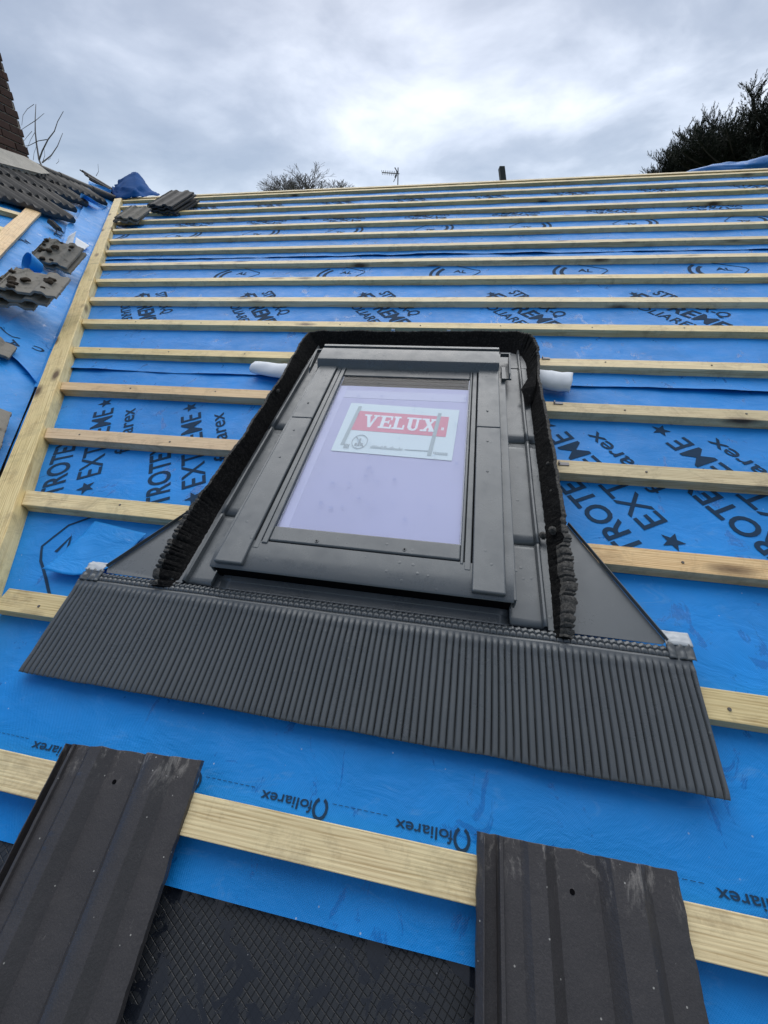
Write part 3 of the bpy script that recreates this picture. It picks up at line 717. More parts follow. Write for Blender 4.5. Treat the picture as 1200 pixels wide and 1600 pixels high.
# sticker behind the glass
ZS = .0864
cn = [back(x, y, ZS) for x, y in ((549, 629.5), (718, 641), (706, 720), (517, 704))]     # tl tr br bl
def bil(a, b): return cn[3] * (1 - a) * (1 - b) + cn[2] * a * (1 - b) + cn[1] * a * b + cn[0] * (1 - a) * b
def sq(pts, dz): return [Vector((*bil(a, b)[:2], ZS + dz)) for a, b in pts]
paper = simple('white_paper', (.72, .82, .82), .7, .03, 6, .1, 30)
mb = MB().prism(sq([(0, 0), (1, 0), (1, 1), (0, 1)], 0), (0, 0, .0004))
stk = part('sticker', mb, paper, sk)
redm = simple('faded_red_print', (.74, .27, .35), .7, .05, 20)
mb = MB().prism(sq([(.085, .42), (.92, .42), (.92, .83), (.085, .83)], .00075), (0, 0, .0003))
part('logo_band', mb, redm, stk)
# slab-serif letters, built stroke by stroke on a 0..1 cell
def slab(ch):
    S_ = []
    def r_(a, b, c, d): S_.append([(a, b), (c, b), (c, d), (a, d)])
    if ch == 'V': S_ += [[(.12, 1), (.36, 1), (.60, .0), (.42, .0)], [(.42, 0), (.60, 0), (.90, 1), (.76, 1)]]; r_(.0, .88, .48, 1); r_(.60, .88, 1.02, 1)
    if ch == 'E': r_(.12, 0, .36, 1); r_(0, 0, .88, .13); r_(0, .87, .86, 1); r_(.36, .44, .66, .57); r_(.76, .0, .88, .32); r_(.74, .68, .86, 1); r_(.60, .36, .68, .65)
    if ch == 'L': r_(.12, 0, .36, 1); r_(0, 0, .84, .13); r_(0, .87, .50, 1); r_(.72, 0, .84, .36)
    if ch == 'U': r_(.14, .22, .38, 1); r_(.64, .22, .80, 1); S_.append([(.14, .22), (.26, .03), (.50, -.03), (.70, .03), (.80, .22), (.64, .22), (.58, .13), (.48, .11), (.38, .22)]); r_(0, .87, .52, 1); r_(.52, .87, .94, 1)
    if ch == 'X': S_ += [[(.10, 1), (.38, 1), (.90, 0), (.62, 0)], [(.70, 1), (.86, 1), (.28, 0), (.10, 0)]]; r_(0, .87, .46, 1); r_(.56, .87, .96, 1); r_(-.02, 0, .40, .13); r_(.50, 0, 1.0, .13)
    return S_
mb = MB(); x = .175
for ch, w in (('V', .148), ('E', .122), ('L', .115), ('U', .135), ('X', .145)):
    G_ = slab(ch); xm = max(q[0] for pl_ in G_ for q in pl_)
    for i_, pl_ in enumerate(G_):
        pts = [(x + a / xm * (w - .007), .495 + b * .265) for a, b in pl_]
        mb.prism(sq(pts, .0012 + .00002 * i_), (0, 0, .0003))
    x += w
mb.prism(sq([(.872, .545), (.880, .545), (.880, .60), (.872, .60)], .0012), (0, 0, .0002))
mb.prism(sq([(.882, .545), (.893, .545), (.893, .60), (.882, .60)], .0012), (0, 0, .0002))
part('logo_lettering', mb, simple('white_print', (.86, .88, .88), .7, .02), stk)
mb = MB(); greyp = simple('faint_grey_print', (.38, .45, .47), .7, .1)
for a0, a1, b0, b1 in ((.10, .075, .93, .12), (.835, .815, .90, .05)):
    mb.prism(sq([(a1 - .016, b1), (a1 + .016, b1), (a0 + .016, b0), (a0 - .016, b0)], .0015), (0, 0, .0002))
part('tape_shadow', mb, simple('tape_shadow_grey', (.42, .50, .51), .7, .1), stk)  # shadow of the tape painted as two grey bars on the paper
mb = MB()
def cring(cx, cy, rx, ry, w):
    for i in range(24):
        a, b = 2 * math.pi * i / 24, 2 * math.pi * (i + 1) / 24
        mb.prism(sq([(cx + rx * math.cos(a), cy + ry * math.sin(a)), (cx + rx * math.cos(b), cy + ry * math.sin(b)), (cx + (rx - w) * math.cos(b), cy + (ry - w * 2) * math.sin(b)), (cx + (rx - w) * math.cos(a), cy + (ry - w * 2) * math.sin(a))], .0016), (0, 0, .0002))
cring(.215, .20, .068, .135, .006)
mb.prism(sq([(.165, .29), (.172, .30), (.265, .11), (.258, .10)], .0017), (0, 0, .0002))
mb.prism(sq([(.205, .12), (.222, .12), (.222, .26), (.205, .26)], .0018), (0, 0, .0002)); mb.prism(sq([(.228, .13), (.250, .13), (.250, .17), (.228, .17)], .0018), (0, 0, .0002)); mb.prism(sq([(.18, .12), (.198, .12), (.198, .17), (.18, .17)], .0018), (0, 0, .0002))
random.seed(21)
for i in range(26):
    a = .32 + i * .0105; hgt = random.choice((.03, .045, .06)); mb.prism(sq([(a, .10), (a + .006, .10), (a + .006, .10 + hgt), (a, .10 + hgt)], .0016), (0, 0, .0002))
mb.prism(sq([(.61, .115), (.80, .125), (.80, .137), (.61, .127)], .0016), (0, 0, .0002))
for i in range(9):
    a = .845 + i * .013; mb.prism(sq([(a, .08), (a + .008, .08), (a + .008, .125), (a, .125)], .0016), (0, 0, .0002))
for i in range(4):
    a = .095 + i * .012; mb.prism(sq([(a, .06), (a + .008, .06), (a + .008, .14), (a, .14)], .0016), (0, 0, .0002))
part('small_print', mb, greyp, stk)
# rain drops on the pane
def water_mat():
    m, nt, b = new_mat('water'); b.inputs['Base Color'].default_value = (.9, .93, 1, 1); b.inputs['Roughness'].default_value = .03; b.inputs['Transmission Weight'].default_value = 1; b.inputs['IOR'].default_value = 1.33
    return m
WATER = water_mat(); random.seed(5)
def drops(n, u0, u1, v0, v1, nn, rmax, rmin=.0010):
    mb = MB()
    for i in range(n):
        u = random.uniform(u0, u1); v = random.uniform(v0, v1); r_ = rmin + (rmax - rmin) * random.random() ** 3
        k = 9; el = random.uniform(.9, 1.35); vs = [(u + r_ * math.cos(2 * math.pi * j / k), v + r_ * el * math.sin(2 * math.pi * j / k), nn) for j in range(k)]
        vs += [(u + r_ * .62 * math.cos(2 * math.pi * j / k), v + r_ * el * .62 * math.sin(2 * math.pi * j / k), nn + r_ * .55) for j in range(k)] + [(u, v, nn + r_ * .70)]
        mb.add(vs, [(j, (j + 1) % k, k + (j + 1) % k, k + j) for j in range(k)] + [(k + j, k + (j + 1) % k, 2 * k) for j in range(k)])
    return mb
d1 = drops(80, -.46, .03, .68, 1.45, .0926, .0062, .0018); d2 = drops(40, -.38, -.18, .70, 1.08, .0926, .0068, .0018); d1.add(d2.v, d2.f)
tag(part('water_drops', d1, WATER, pane, smooth=60), None, None, kind='stuff')
# top hood
hood = MB()
prof = [(1.668, .085), (1.668, .1265), (1.664, .1295), (1.650, .1295), (1.6485, .1180), (1.6360, .1180), (1.635, .1255), (1.631, .1282), (1.550, .1292), (1.540, .1278), (1.5345, .1235), (1.5180, .0950), (1.518, .086)]
hood.strip(prof, -.602, .152, 8)
n0 = len(hood.v); m_ = len(prof)
hood.f.append(tuple(range(m_))); hood.f.append(tuple(range(8 * m_, 9 * m_))[::-1])
hd = part('hood', hood, METAL, sk, smooth=22)
hd_d = drops(46, -.58, .14, 1.6375, 1.6465, .1182, .0030, .0015); tag(part('water_drops', hd_d, WATER, hd, smooth=60), None, None, kind='stuff')
for s_, us in ((1, .160), (-1, -.612)):
    br = MB().box(us, us + .034 * s_ if s_ > 0 else us + .004, 1.632, 1.638, .104, .120) if s_ > 0 else MB().box(us - .022, us + .006, 1.632, 1.638, .104, .120)
    hb = part('hinge_bracket', br, METAL, sk, bevel=.001)
    uo = us + .033 * s_ if s_ > 0 else us - .022
    part('bracket_arm', MB().hexa([(uo, 1.490, .086), (uo + .0045, 1.490, .086), (uo + .0045, 1.638, .092), (uo, 1.638, .092)], [(uo, 1.505, .104), (uo + .0045, 1.505, .104), (uo + .0045, 1.638, .1205), (uo, 1.638, .1205)]), METAL, hb)
    if s_ > 0: part('bracket_slide', MB().box(.164, .180, 1.470, 1.56, .088, .1010), METALD, hb, bevel=.001)
part('top_frame_cladding', MB().box(-.612, .205, 1.500, 1.70, .076, .0835), METALD, sk, bevel=.002)
# ================================================================== FLASHING
fls = root('flashing', WF, (-.22, .9, 0), 'dark grey metal flashing kit round the skylight, with ribbed apron and black foam edge', 'flashing')
# corrugated apron
PW = .01475
AL_, AR_ = -.994, .548
def az(u, v, a=1.0):
    x = ((u - AL_) / PW + .30 * fbm(u * 5, v * 2.2, 7)) % 1.0
    c = abs(2 * x - 1)                       # 1 in the groove, 0 on the crest
    g_ = 1 - c ** 4
    base = .0175 + (v - .195) / .245 * .0255 + .0034 * fbm(u * 3.5, v * 4, 8) + (.004 * fbm(u * 1.3, 0, 2) if v < .24 else 0)
    k = min(1, max(0, (.432 - v) / .016)); k2 = min(1, max(.25, (v - .190) / .016))
    return base + .0110 * (g_ - .68) * k * k2 + (.002 if k < 1 else 0)
ap = MB(); nuu = int((AR_ - AL_) / PW * 12); vrow = [.1955, .199, .204, .21, .24, .28, .32, .36, .39, .402, .410, .418, .426, .433, .437, .442]
vs = []
for j, v in enumerate(vrow):
    for i in range(nuu + 1):
        u = AL_ + (AR_ - AL_) * i / nuu
        vv = v + (.0045 * fbm(u * 5, 1.0) if j == 0 else 0)
        xu = u + (-.012 * (1 - min(1, (v - .195) / .24)) * 0)
        vs.append((xu, vv, az(u, v)))
m_ = nuu + 1
ap.add(vs, [(j * m_ + i, j * m_ + i + 1, (j + 1) * m_ + i + 1, (j + 1) * m_ + i) for j in range(len(vrow) - 1) for i in range(nuu)])
apo = part('ribbed_apron', ap, METALD, fls, smooth=50, solid=.0009)
# beaded fold along its head
bd = MB(); vs = []; rowsb = [(.4415, .0385), (.4440, .0440), (.4500, .0465), (.4555, .0445), (.4570, .0425), (.4600, .0455), (.4645, .0450), (.4680, .0420), (.4695, .0380)]
nb = int((AR_ + .0 - AL_) / PW * 12)
for (v, n) in rowsb:
    for i in range(nb + 1):
        u = AL_ + (AR_ - AL_) * i / nb
        x = ((u - AL_) / PW + (.5 if v > .4560 else 0.25)) % 1.0; d_ = min(x, 1 - x)
        g_ = .0040 * max(0, 1 - d_ / .13)
        vs.append((u, v + .0015 * math.sin(2 * math.pi * (u - AL_) / PW), n - g_ + .0012 * fbm(u * 5, 4)))
m_ = nb + 1; bd.add(vs, [(j * m_ + i, j * m_ + i + 1, (j + 1) * m_ + i + 1, (j + 1) * m_ + i) for j in range(len(rowsb) - 1) for i in range(nb)])
part('beaded_fold', bd, METALD, fls, smooth=50)
# undersill panel between window and apron, two facets
us = MB().strip([(.5330, .0410), (.5110, .0410), (.4965, .0400), (.4950, .0385), (.4750, .0372), (.4700, .0390)], -.586, .168, 24)
part('undersill_panel', us, METALD, fls, smooth=25, solid=.001)
# side gutters with standing ribs, in two lengths with a lapped joint
def gutter(u0, u1, v0, v1, n, rb, rw=.010, rh=.020):
    mb = MB(); s_ = 1 if u1 > u0 else -1
    pr_ = [(u0, n + .016), (u0 + .003 * s_, n + .002), (u0 + .006 * s_, n), (rb - .003 * s_, n), (rb, n + rh), (rb + .004 * s_, n + rh + .002), (rb + .008 * s_, n + rh - .002), (rb + .010 * s_, n + .002), (u1 - .010 * s_, n), (u1 - .006 * s_, n + .010), (u1, n + .012)]
    vs = []
    for k in range(13):
        v = v0 + (v1 - v0) * k / 12
        vs += [(a + .0012 * fbm(v * 3, b * 50), v, b + .0008 * fbm(v * 4, a * 30)) for a, b in pr_]
    m = len(pr_); mb.add(vs, [(i * m + j, i * m + j + 1, (i + 1) * m + j + 1, (i + 1) * m + j) for i in range(12) for j in range(m - 1)])
    return mb
for u0, u1, rb in ((.1675, .292, .246), (-.603, -.725, -.682)):
    part('side_gutter', gutter(u0, u1, .474, .722, .0370, rb, rh=.014), METAL, fls, smooth=30, solid=.0009)
    part('side_gutter', gutter(u0, u1, .716, 1.160, .0382, rb, rh=.0145), METAL, fls, smooth=30, solid=.0009)
    part('side_gutter', gutter(u0, u1, 1.154, 1.800, .0394, rb, rh=.015), METAL, fls, smooth=30, solid=.0009)
part('base_pan', MB().box(-.715, .285, .4735, .60, .028, .0345), METALD, fls)
part('head_gutter', MB().box(-.72, .29, 1.66, 1.815, .030, .042), METALD, fls, bevel=.001)
# triangular corner panels with an upstand lip
def tri(pts, sgn):
    top = [Vector((a, b, n)) for a, b, n in pts]; mb = MB(); mb.prism(top, (0, 0, -.0012))
    a, b = top[0], top[1]; d = (b - a).normalized(); q = Vector((-d.y, d.x, 0)) * .0035 * sgn
    mb.hexa([a, b, b + q, a + q], [a + Vector((0, 0, .012)), b + Vector((0, 0, .012)), b + q + Vector((0, 0, .010)), a + q + Vector((0, 0, .010))])
    return mb
part('corner_panel', tri([(.338, .800, .0410), (.505, .478, .0450), (.498, .470, .0450), (.255, .470, .0420), (.255, .800, .0400)], 1), METAL, fls, bevel=.0008)
part('corner_panel', tri([(-.745, .800, .0405), (-.932, .487, .0440), (-.925, .470, .0450), (-.690, .470, .0420), (-.690, .800, .0400)], -1), METAL, fls, bevel=.0008)
TAPE = simple('silver_tape', (.45, .48, .50), .35, .15, 60, .4, 90, .003)
for a, b in (((.503, .470), (.557, .505)), ((-.992, .470), (-.935, .500))):
    mb = MB(); mb.grid(lambda x, y: (a[0] + (b[0] - a[0]) * x, a[1] + (b[1] - a[1]) * y, .0485 + .003 * fbm(x * 3 + a[0] * 9, y * 2) - .012 * max(0, y - .6)), 14, 10)
    part('tape_tab', mb, TAPE, fls, smooth=180, solid=.0015)
for u0, u1 in ((.503, .556), (-.990, -.932)):
    mb = MB(); mb.grid(lambda x, y: (u0 + (u1 - u0) * x, .440 + .036 * y, .0455 + .004 * abs(math.sin(x * 9)) + .003 * fbm(x * 4, y * 3)), 24, 8)
    part('folded_corner', mb, METALD, fls, smooth=60, solid=.001)
# foam edge: swept round the window, notched and crumpled at its lower ends
KEY = [  # base u,v,n   top u,v,n   thickness  notch
    (-.700, .456, .040, -.738, .450, .058, .020, 1), (-.700, .50, .040, -.752, .495, .070, .018, 1), (-.702, .58, .040, -.757, .58, .083, .016, 1), (-.703, .66, .040, -.757, .665, .094, .015, 1),
    (-.706, .725, .040, -.752, .73, .096, .014, .6), (-.706, .77, .040, -.735, .775, .110, .013, 0), (-.706, 1.00, .040, -.722, 1.00, .112, .013, 0), (-.706, 1.25, .040, -.724, 1.25, .108, .013, 0), (-.705, 1.44, .040, -.722, 1.44, .106, .013, 0),
    (-.704, 1.60, .038, -.737, 1.58, .104, .012, 0), (-.698, 1.72, .036, -.744, 1.73, .104, .012, 0), (-.680, 1.780, .036, -.728, 1.825, .106, .012, 0), (-.64, 1.79, .036, -.668, 1.856, .104, .012, 0), (-.56, 1.80, .036, -.57, 1.862, .100, .012, 0),
    (-.40, 1.80, .036, -.40, 1.858, .098, .012, 0), (-.15, 1.80, .036, -.15, 1.866, .100, .012, 0), (.10, 1.80, .036, .10, 1.872, .102, .012, 0), (.215, 1.79, .036, .235, 1.874, .104, .012, .3), (.262, 1.76, .036, .300, 1.835, .104, .012, 1),
    (.276, 1.70, .036, .312, 1.73, .104, .012, 1), (.278, 1.60, .038, .304, 1.60, .100, .013, .2), (.277, 1.45, .038, .299, 1.45, .098, .014, 0), (.277, 1.20, .040, .306, 1.20, .094, .014, 0), (.278, 1.0, .040, .308, 1.0, .096, .014, 0), (.278, .83, .040, .308, .83, .096, .015, 0),
    (.276, .77, .040, .306, .77, .088, .018, .5), (.274, .70, .040, .303, .70, .086, .022, 1), (.272, .62, .040, .300, .62, .084, .026, 1), (.270, .55, .040, .293, .55, .080, .026, 1), (.268, .49, .040, .289, .49, .074, .024, 1), (.266, .455, .040, .282, .452, .060, .020, 1)]
def interp(t):
    i = min(len(KEY) - 2, int(t)); f_ = t - i; p = [KEY[max(0, min(len(KEY) - 1, i + k))] for k in (-1, 0, 1, 2)]
    o = []
    for a, b, c, d in zip(*p):
        o.append(b + (c - b) * (f_ * f_ * (3 - 2 * f_)) if False else b + (c - b) * f_)
    return o
samples = []; seglen = 0
for i in range(len(KEY) - 1):
    a, b = Vector(KEY[i][3:6]), Vector(KEY[i + 1][3:6]); n_ = max(3, int((b - a).length / .0035))
    for j in range(n_): samples.append((i + j / n_, seglen + (b - a).length * j / n_))
    seglen += (b - a).length
samples.append((len(KEY) - 1.0001, seglen))
fo = MB(); ROW = 9
for idx, (t, s_) in enumerate(samples):
    k = interp(t); t2 = interp(min(len(KEY) - 1.001, t + .3)); t1 = interp(max(0, t - .3))
    bs = Vector(k[0:3]); tp = Vector(k[3:6]); nt_ = k[7]; th = k[6] * (.72 + .28 * nt_)
    tang = (Vector(t2[3:6]) - Vector(t1[3:6])).normalized(); outw = Vector((-tang.y, tang.x, 0)); outw.normalize()
    if outw.dot(Vector(((k[0] + .215), (k[1] - 1.15), 0))) < 0: outw = -outw
    ph = s_ / .0165 + .8 * fbm(s_ * 30, 0); notch = nt_ * max(0, 1 - abs((ph % 1.0) - .5) / .16) 
    drop = .004 * fbm(s_ * 7, 8.8) + .011 * notch + .004 * nt_ * fbm(s_ * 25, 3)
    wav = .0055 * fbm(s_ * 9, 1.7) + .010 * nt_ * fbm(s_ * 22, 5.5)
    prof_ = []
    for r_ in range(ROW):        # inner face, base -> top
        a = r_ / (ROW - 1); p = bs.lerp(tp, a) + outw * (wav * a + .0025 * fbm(s_ * 60, a * 9, 2)); p.z += .0015 * fbm(s_ * 80, a * 5) - drop * a; prof_.append(p)
    tpp = prof_[-1]
    prof_.append(tpp + outw * th * .5 + Vector((0, 0, .002 + .0015 * fbm(s_ * 120, 9)))); prof_.append(tpp + outw * th * (1 - .3 * notch) + Vector((0, 0, -.001)))
    for r_ in range(1, 5): 
        a = r_ / 4; q_ = (tpp + outw * th).lerp(bs + outw * th, a); q_ += outw * .002 * fbm(s_ * 60, a * 4, 8); prof_.append(q_)
    fo.v += prof_
NP = ROW + 2 + 4
for i in range(len(samples) - 1):
    for j in range(NP - 1): fo.f.append((i * NP + j, i * NP + j + 1, (i + 1) * NP + j + 1, (i + 1) * NP + j))
fo.f.append(tuple(range(NP))); fo.f.append(tuple((len(samples) - 1) * NP + j for j in range(NP))[::-1])
foam = part('foam_strip', fo, [FOAM, FOAMTOP], fls, smooth=50)
for p_ in foam.data.polygons:
    li = min(p_.vertices) % NP
    ii = min(p_.vertices) // NP
    if len(p_.vertices) == 4 and (ROW - 1 <= li <= ROW + 1 or (li > ROW - 5 and KEY[min(len(KEY) - 1, int(samples[min(ii, len(samples) - 1)][0]))][7] >= 1 and KEY[min(len(KEY) - 1, int(samples[min(ii, len(samples) - 1)][0]))][0] > 0 and KEY[int(samples[min(ii, len(samples) - 1)][0])][1] < .8)): p_.material_index = 1
# torn flap of foam leaning into the right gutter, and the joint nubs
fl_ = MB()
fl_.hexa([(.262, 1.36, .05), (.292, 1.40, .06), (.296, 1.52, .06), (.286, 1.50, .05)], [(.236, 1.435, .078), (.290, 1.44, .092), (.298, 1.54, .102), (.284, 1.54, .104)])
part('foam_flap', fl_, FOAM, fls, bevel=.003)
for (u, v, n, s_) in ((.300, 1.015, .075, .008), (.300, .90, .07, .007), (.285, .745, .075, .011), (.262, .735, .062, .010), (-.715, 1.33, .095, .007)):
    bm = bmesh.new(); bmesh.ops.create_icosphere(bm, subdivisions=3, radius=s_)
    mb = MB(); bm.verts.index_update(); mb.v = [Vector((u, v, n)) + p.co * (1 + .5 * fbm(p.co.x * 90, p.co.y * 90, p.co.z * 90 + u)) for p in bm.verts]; mb.f = [tuple(x.index for x in f_.verts) for f_ in bm.faces]; bm.free()
    part('foam_tuft', mb, FOAMTOP, foam, smooth=60)
# grey fixing clips on the batten ends and plastic packers on the batten above
CLIP = simple('galvanised_clip', (.22, .21, .22), .45, .1)
for (x, y, lab) in ((870, 630, 'small grey metal clip on the second highest batten beside the skylight'), (851, 560, 'small grey metal clip on the highest batten beside the skylight'), (878, 725, 'small grey metal clip on the batten just above the fresh pale one')):
    q = back(x, y, .026); mb = MB().box(q.x - .012, q.x + .022, q.y - .007, q.y + .007, .0235, .0285); mb.box(q.x - .012, q.x - .008, q.y - .006, q.y + .006, .0286, .036)
    solo('fixing_clip', mb, CLIP, WF, (q.x, q.y, .025), lab, 'clip', 'metal clips on battens right of the skylight', bevel=.0008)
for (x, y, lab) in ((613, 517, 'left one of two tiny white plastic pegs on the batten above the skylight'), (701, 516, 'right one of two tiny white plastic pegs on the batten above the skylight')):
    q = back(x, y, .020); mb = MB().box(q.x - .009, q.x + .009, BAT[6] - .007, BAT[6] - .0005, .006, .018)
    solo('plastic_peg', mb, simple('white_plastic', (.75, .74, .70), .5), WF, (q.x, BAT[6], .012), lab, 'peg', 'white pegs on the batten above the skylight', bevel=.001)
# white rolled edges of the membrane at both sides of the window
def scroll(p0, p1, r0, r1, label, flat=.66):
    p0, p1 = Vector(p0), Vector(p1); d = (p1 - p0); mb = MB(); nl, na = 14, 26
    dn = d.normalized(); up = Vector((0, 0, 1)); sd_ = up.cross(dn)
    def fn(a, b):
        r_ = r0 + (r1 - r0) * a; th = -.6 + b * 2.35 * math.pi; rr_ = r_ * (1 - .22 * b) * (1 + .10 * fbm(b * 2.5, a * 2, 3))
        return p0 + d * a + sd_ * math.cos(th) * rr_ * 1.15 + up * (math.sin(th) * rr_ * flat) + dn * (.010 * fbm(b * 3, 2.5) * (1 - a)) + Vector((0, 0, .004 * fbm(a * 3, b * 4)))
    mb.grid(fn, nl, na)
    return solo('membrane_roll', mb, WHITE, WF, tuple(p0), label, 'rolled sheet', 'white rolled membrane edges beside the skylight', smooth=180, solid=.0012)
a = back(396, 574, .026); b = back(462, 582, .026); scroll((a.x, a.y, .026), (b.x + .02, b.y - .01, .026), +.034, .050, 'white rolled edge of membrane poking out left of the skylight')
a = back(893, 597, .03); b = back(842, 590, .03); scroll((a.x, a.y, .028), (b.x - .02, b.y + .0, .030), .050, .048, 'white rolled edge of membrane poking out right of the skylight')
# loose curled offcut of blue membrane at the left of the apron
mb = MB(); c0 = back(70, 900, 0)
pts = [back(x, y, 0) for x, y in ((76, 897), (128, 902), (190, 905), (205, 800), (160, 775), (130, 790), (100, 860))]
def cfn(a, b):
    lo_ = back(72 + 100 * a, 893 + 10 * math.sin(a * 3.1) , .0); hi_ = back(150 + 80 * a, 815 + 20 * a, .0)
    p = lo_.lerp(hi_, b); p.z = .0035 + .013 * (1 - b) ** 3 + .002 * fbm(a * 3, b * 3); return p
mb.grid(cfn, 24, 20)
solo('membrane_offcut', mb, BLUE2, WF, tuple(c0), 'small lifted flap of blue membrane just left of the apron corner', 'membrane', smooth=180, solid=.0008)
# ================================================================== TILES
def tile_profile(x):                 # x 0..1 across, returns height
    k = [(0, .004), (.030, .009), (.036, .009), (.040, .001), (.100, .001), (.106, .013), (.125, .013), (.130, .010), (.215, .010), (.250, .014), (.330, .0145), (.400, .0045), (.600, .004), (.655, .0125), (.700, .0145), (.780, .0145), (.850, .0045), (.965, .004), (1.0, .002)]
    for (a, b), (c, d) in zip(k, k[1:]):
        if x <= c: return b + (d - b) * (x - a) / (c - a)
    return k[-1][1]
TPX = [0, .012, .030, .036, .040, .070, .100, .106, .125, .130, .170, .215, .232, .250, .29, .330, .352, .375, .400, .45, .5, .55, .600, .628, .655, .678, .700, .74, .780, .803, .826, .850, .90, .965, .985, 1.0]
def tile_mesh(w, l, th=.013, amp=1.0, rough=.0008, seed=0, hole=True, flip=False, nv=44, chip=.002):
    mb = MB(); xs = TPX
    def h(x, y): return tile_profile(1 - x if flip else x) * amp + rough * fbm(x * 9 + seed, y * 12, seed)
    top = []; bot = []
    for j in range(nv + 1):
        y = j / nv
        for x in xs:
            px = x * w + (chip * fbm(y * 14, seed + 3) if x in (0, 1.0) else 0); py = -y * l + (chip * 1.6 * fbm(x * 11, seed + 8) if j in (0, nv) else 0)
            top.append((px, py, h(x, y))); bot.append((px, py, h(x, y) - th))
    n = len(xs); T = len(top); mb.add(top + bot, [])
    hx, hy = .47, .045
    for j in range(nv):
        for i in range(n - 1):
            q = (j * n + i, (j + 1) * n + i, (j + 1) * n + i + 1, j * n + i + 1)
            mb.f.append(q); mb.f.append(tuple(T + a for a in q[::-1]))
    for j in range(nv):
        a, b = j * n, (j + 1) * n; mb.f.append((a, T + a, T + b, b)); a, b = j * n + n - 1, (j + 1) * n + n - 1; mb.f.append((a, b, T + b, T + a))
    for i in range(n - 1):
        a, b = i, i + 1; mb.f.append((a, b, T + b, T + a)); a, b = nv * n + i, nv * n + i + 1; mb.f.append((a, T + a, T + b, b))
    return mb
TH = .046
def front_tile(tl, tr, label, seed, slope):
    a = back(*tl, TH); b = back(*tr, TH); w = (b - a).length; ang = math.atan2(b.y - a.y, b.x - a.x)
    r = root('concrete_tile', WF, (a.x, a.y, .038), label, 'roof tile', 'new tiles hung on the bottom batten', rz=ang, extra=Matrix.Rotation(slope, 4, 'X'))
    part('tile_body', tile_mesh(w, .44, seed=seed, nv=60, amp=2.3), TILE, r, local=True, smooth=28, bevel=.0012)
    hx, hy = w * .47, -.052
    hl = MB().tube([(hx, hy, .0040), (hx, hy, .0106)], [.0042, .0040], 12); part('nail_hole', hl, BLACKM, r, local=True)
    nb_ = MB().box(w * .2, w * .28, -.026, -.012, -.034, -.008).box(w * .7, w * .78, -.026, -.012, -.034, -.008); part('hanging_nib', nb_, TILE, r, local=True)
    return r
front_tile((104, 1161), (314, 1187), 'dark ribbed concrete tile at bottom left of the photo', 3, R(4))
front_tile((746, 1298), (1059, 1361), 'dark ribbed concrete tile at bottom right, in front of the skylight', 11, R(4))
# oval of pale scuffs etc. come from the material. Old tiles on the left slope
def loose_tile(p, ex, ey, frame, label, mat, seed, w=.33, l=.40, amp=1.6, group='old weathered tiles lying on the left slope', moss=0, name='concrete_tile', up=None):
    ex = Vector(ex).normalized(); ez = Vector(up).normalized() if up else Vector((0, 0, 1)); ez = (ez - ex * ez.dot(ex)).normalized(); ey_ = ez.cross(ex)
    m = Matrix((ex, ey_, ez)).transposed().to_4x4(); m.translation = Vector(p)
    o = bpy.data.objects.new(name, None); COL.objects.link(o); o.empty_display_size = .05; o.matrix_world = frame @ m; INV[o.name] = m.inverted(); tag(o, label, 'roof tile', group)
    part('tile_body', tile_mesh(w, l, seed=seed, amp=amp, rough=.002, th=.014, nv=24, chip=.005), mat, o, local=True, smooth=35, bevel=.0015)
    random.seed(seed)
    for i in range(moss):
        bm = bmesh.new(); bmesh.ops.create_icosphere(bm, subdivisions=2, radius=random.uniform(.008, .022)); mb = MB(); bm.verts.index_update()
        c = Vector((random.uniform(.05, .95) * w, -random.uniform(.08, .98) * l, .018 * amp * .8))
        mb.v = [c + Vector((q.co.x * 1.3, q.co.y, q.co.z * .6)) * (1 + .6 * fbm(q.co.x * 70, q.co.y * 70, i)) for q in bm.verts]; mb.f = [tuple(x.index for x in f_.verts) for f_ in bm.faces]; bm.free()
        part('moss_clump', mb, MOSS, o, local=True, smooth=60)
    return o
def on_left(pl, pr_, h, **k):        # tile whose lower butt edge runs between two left-roof points
    return lp(*pl, h), lp(*pr_, h)
def stack_tile(xl, xr, h, label, mat, seed, moss=0, l=.40, back_dir=None, tilt=0, **kw):
    a, b = lp(*xl, h), lp(*xr, h); ex = (b - a).normalized(); w = min(.42, (b - a).length)
    ey = Vector((0, 0, 1)).cross(ex); 
    p = a + ey * l        # origin at the top-left corner; body runs towards -y
    return loose_tile(tuple(p), tuple(ex), None, LF, label, mat, seed, w=w, l=l, moss=moss, up=(0, 0, 1), **kw)
def pose_tile(fl, ex, ez, w, l, label, mat, seed, group='old weathered tiles lying on the left slope', moss=0, dx=0, dy=0, dz=0, amp=1.6):
    ex = Vector(ex).normalized(); ez = Vector(ez); ez = (ez - ex * ez.dot(ex)).normalized(); ey = ez.cross(ex)
    p = Vector(fl) + Vector((0, 0, H)) + ey * (l + dy) + ex * dx + ez * dz
    return loose_tile(tuple(p), tuple(ex), None, Matrix(), label, mat, seed, w=w, l=l, moss=moss, up=tuple(ez), group=group, amp=amp)
E1, N1 = (.8781, .4669, -.1049), (.2796, -.3225, .9043)
pose_tile((-2.5115, 1.6102, 1.0568), E1, N1, .288, .288, 'grey mossy tile on top of the left edge pile', TILEOLD, 6, moss=12)
pose_tile((-2.5115, 1.6102, 1.0568), E1, N1, .288, .288, 'grey weathered tile in the middle of the left edge pile', TILEOLD, 5, dx=-.050, dy=-.020, dz=-.040)
pose_tile((-2.5115, 1.6102, 1.0568), (.87, .48, -.10), N1, .288, .288, 'grey weathered tile at the bottom of the left edge pile', TILEOLD, 15, dx=-.12, dy=-.030, dz=-.072)
E2, N2 = (.9443, .2609, -.2005), (.3122, -.5181, .7963)
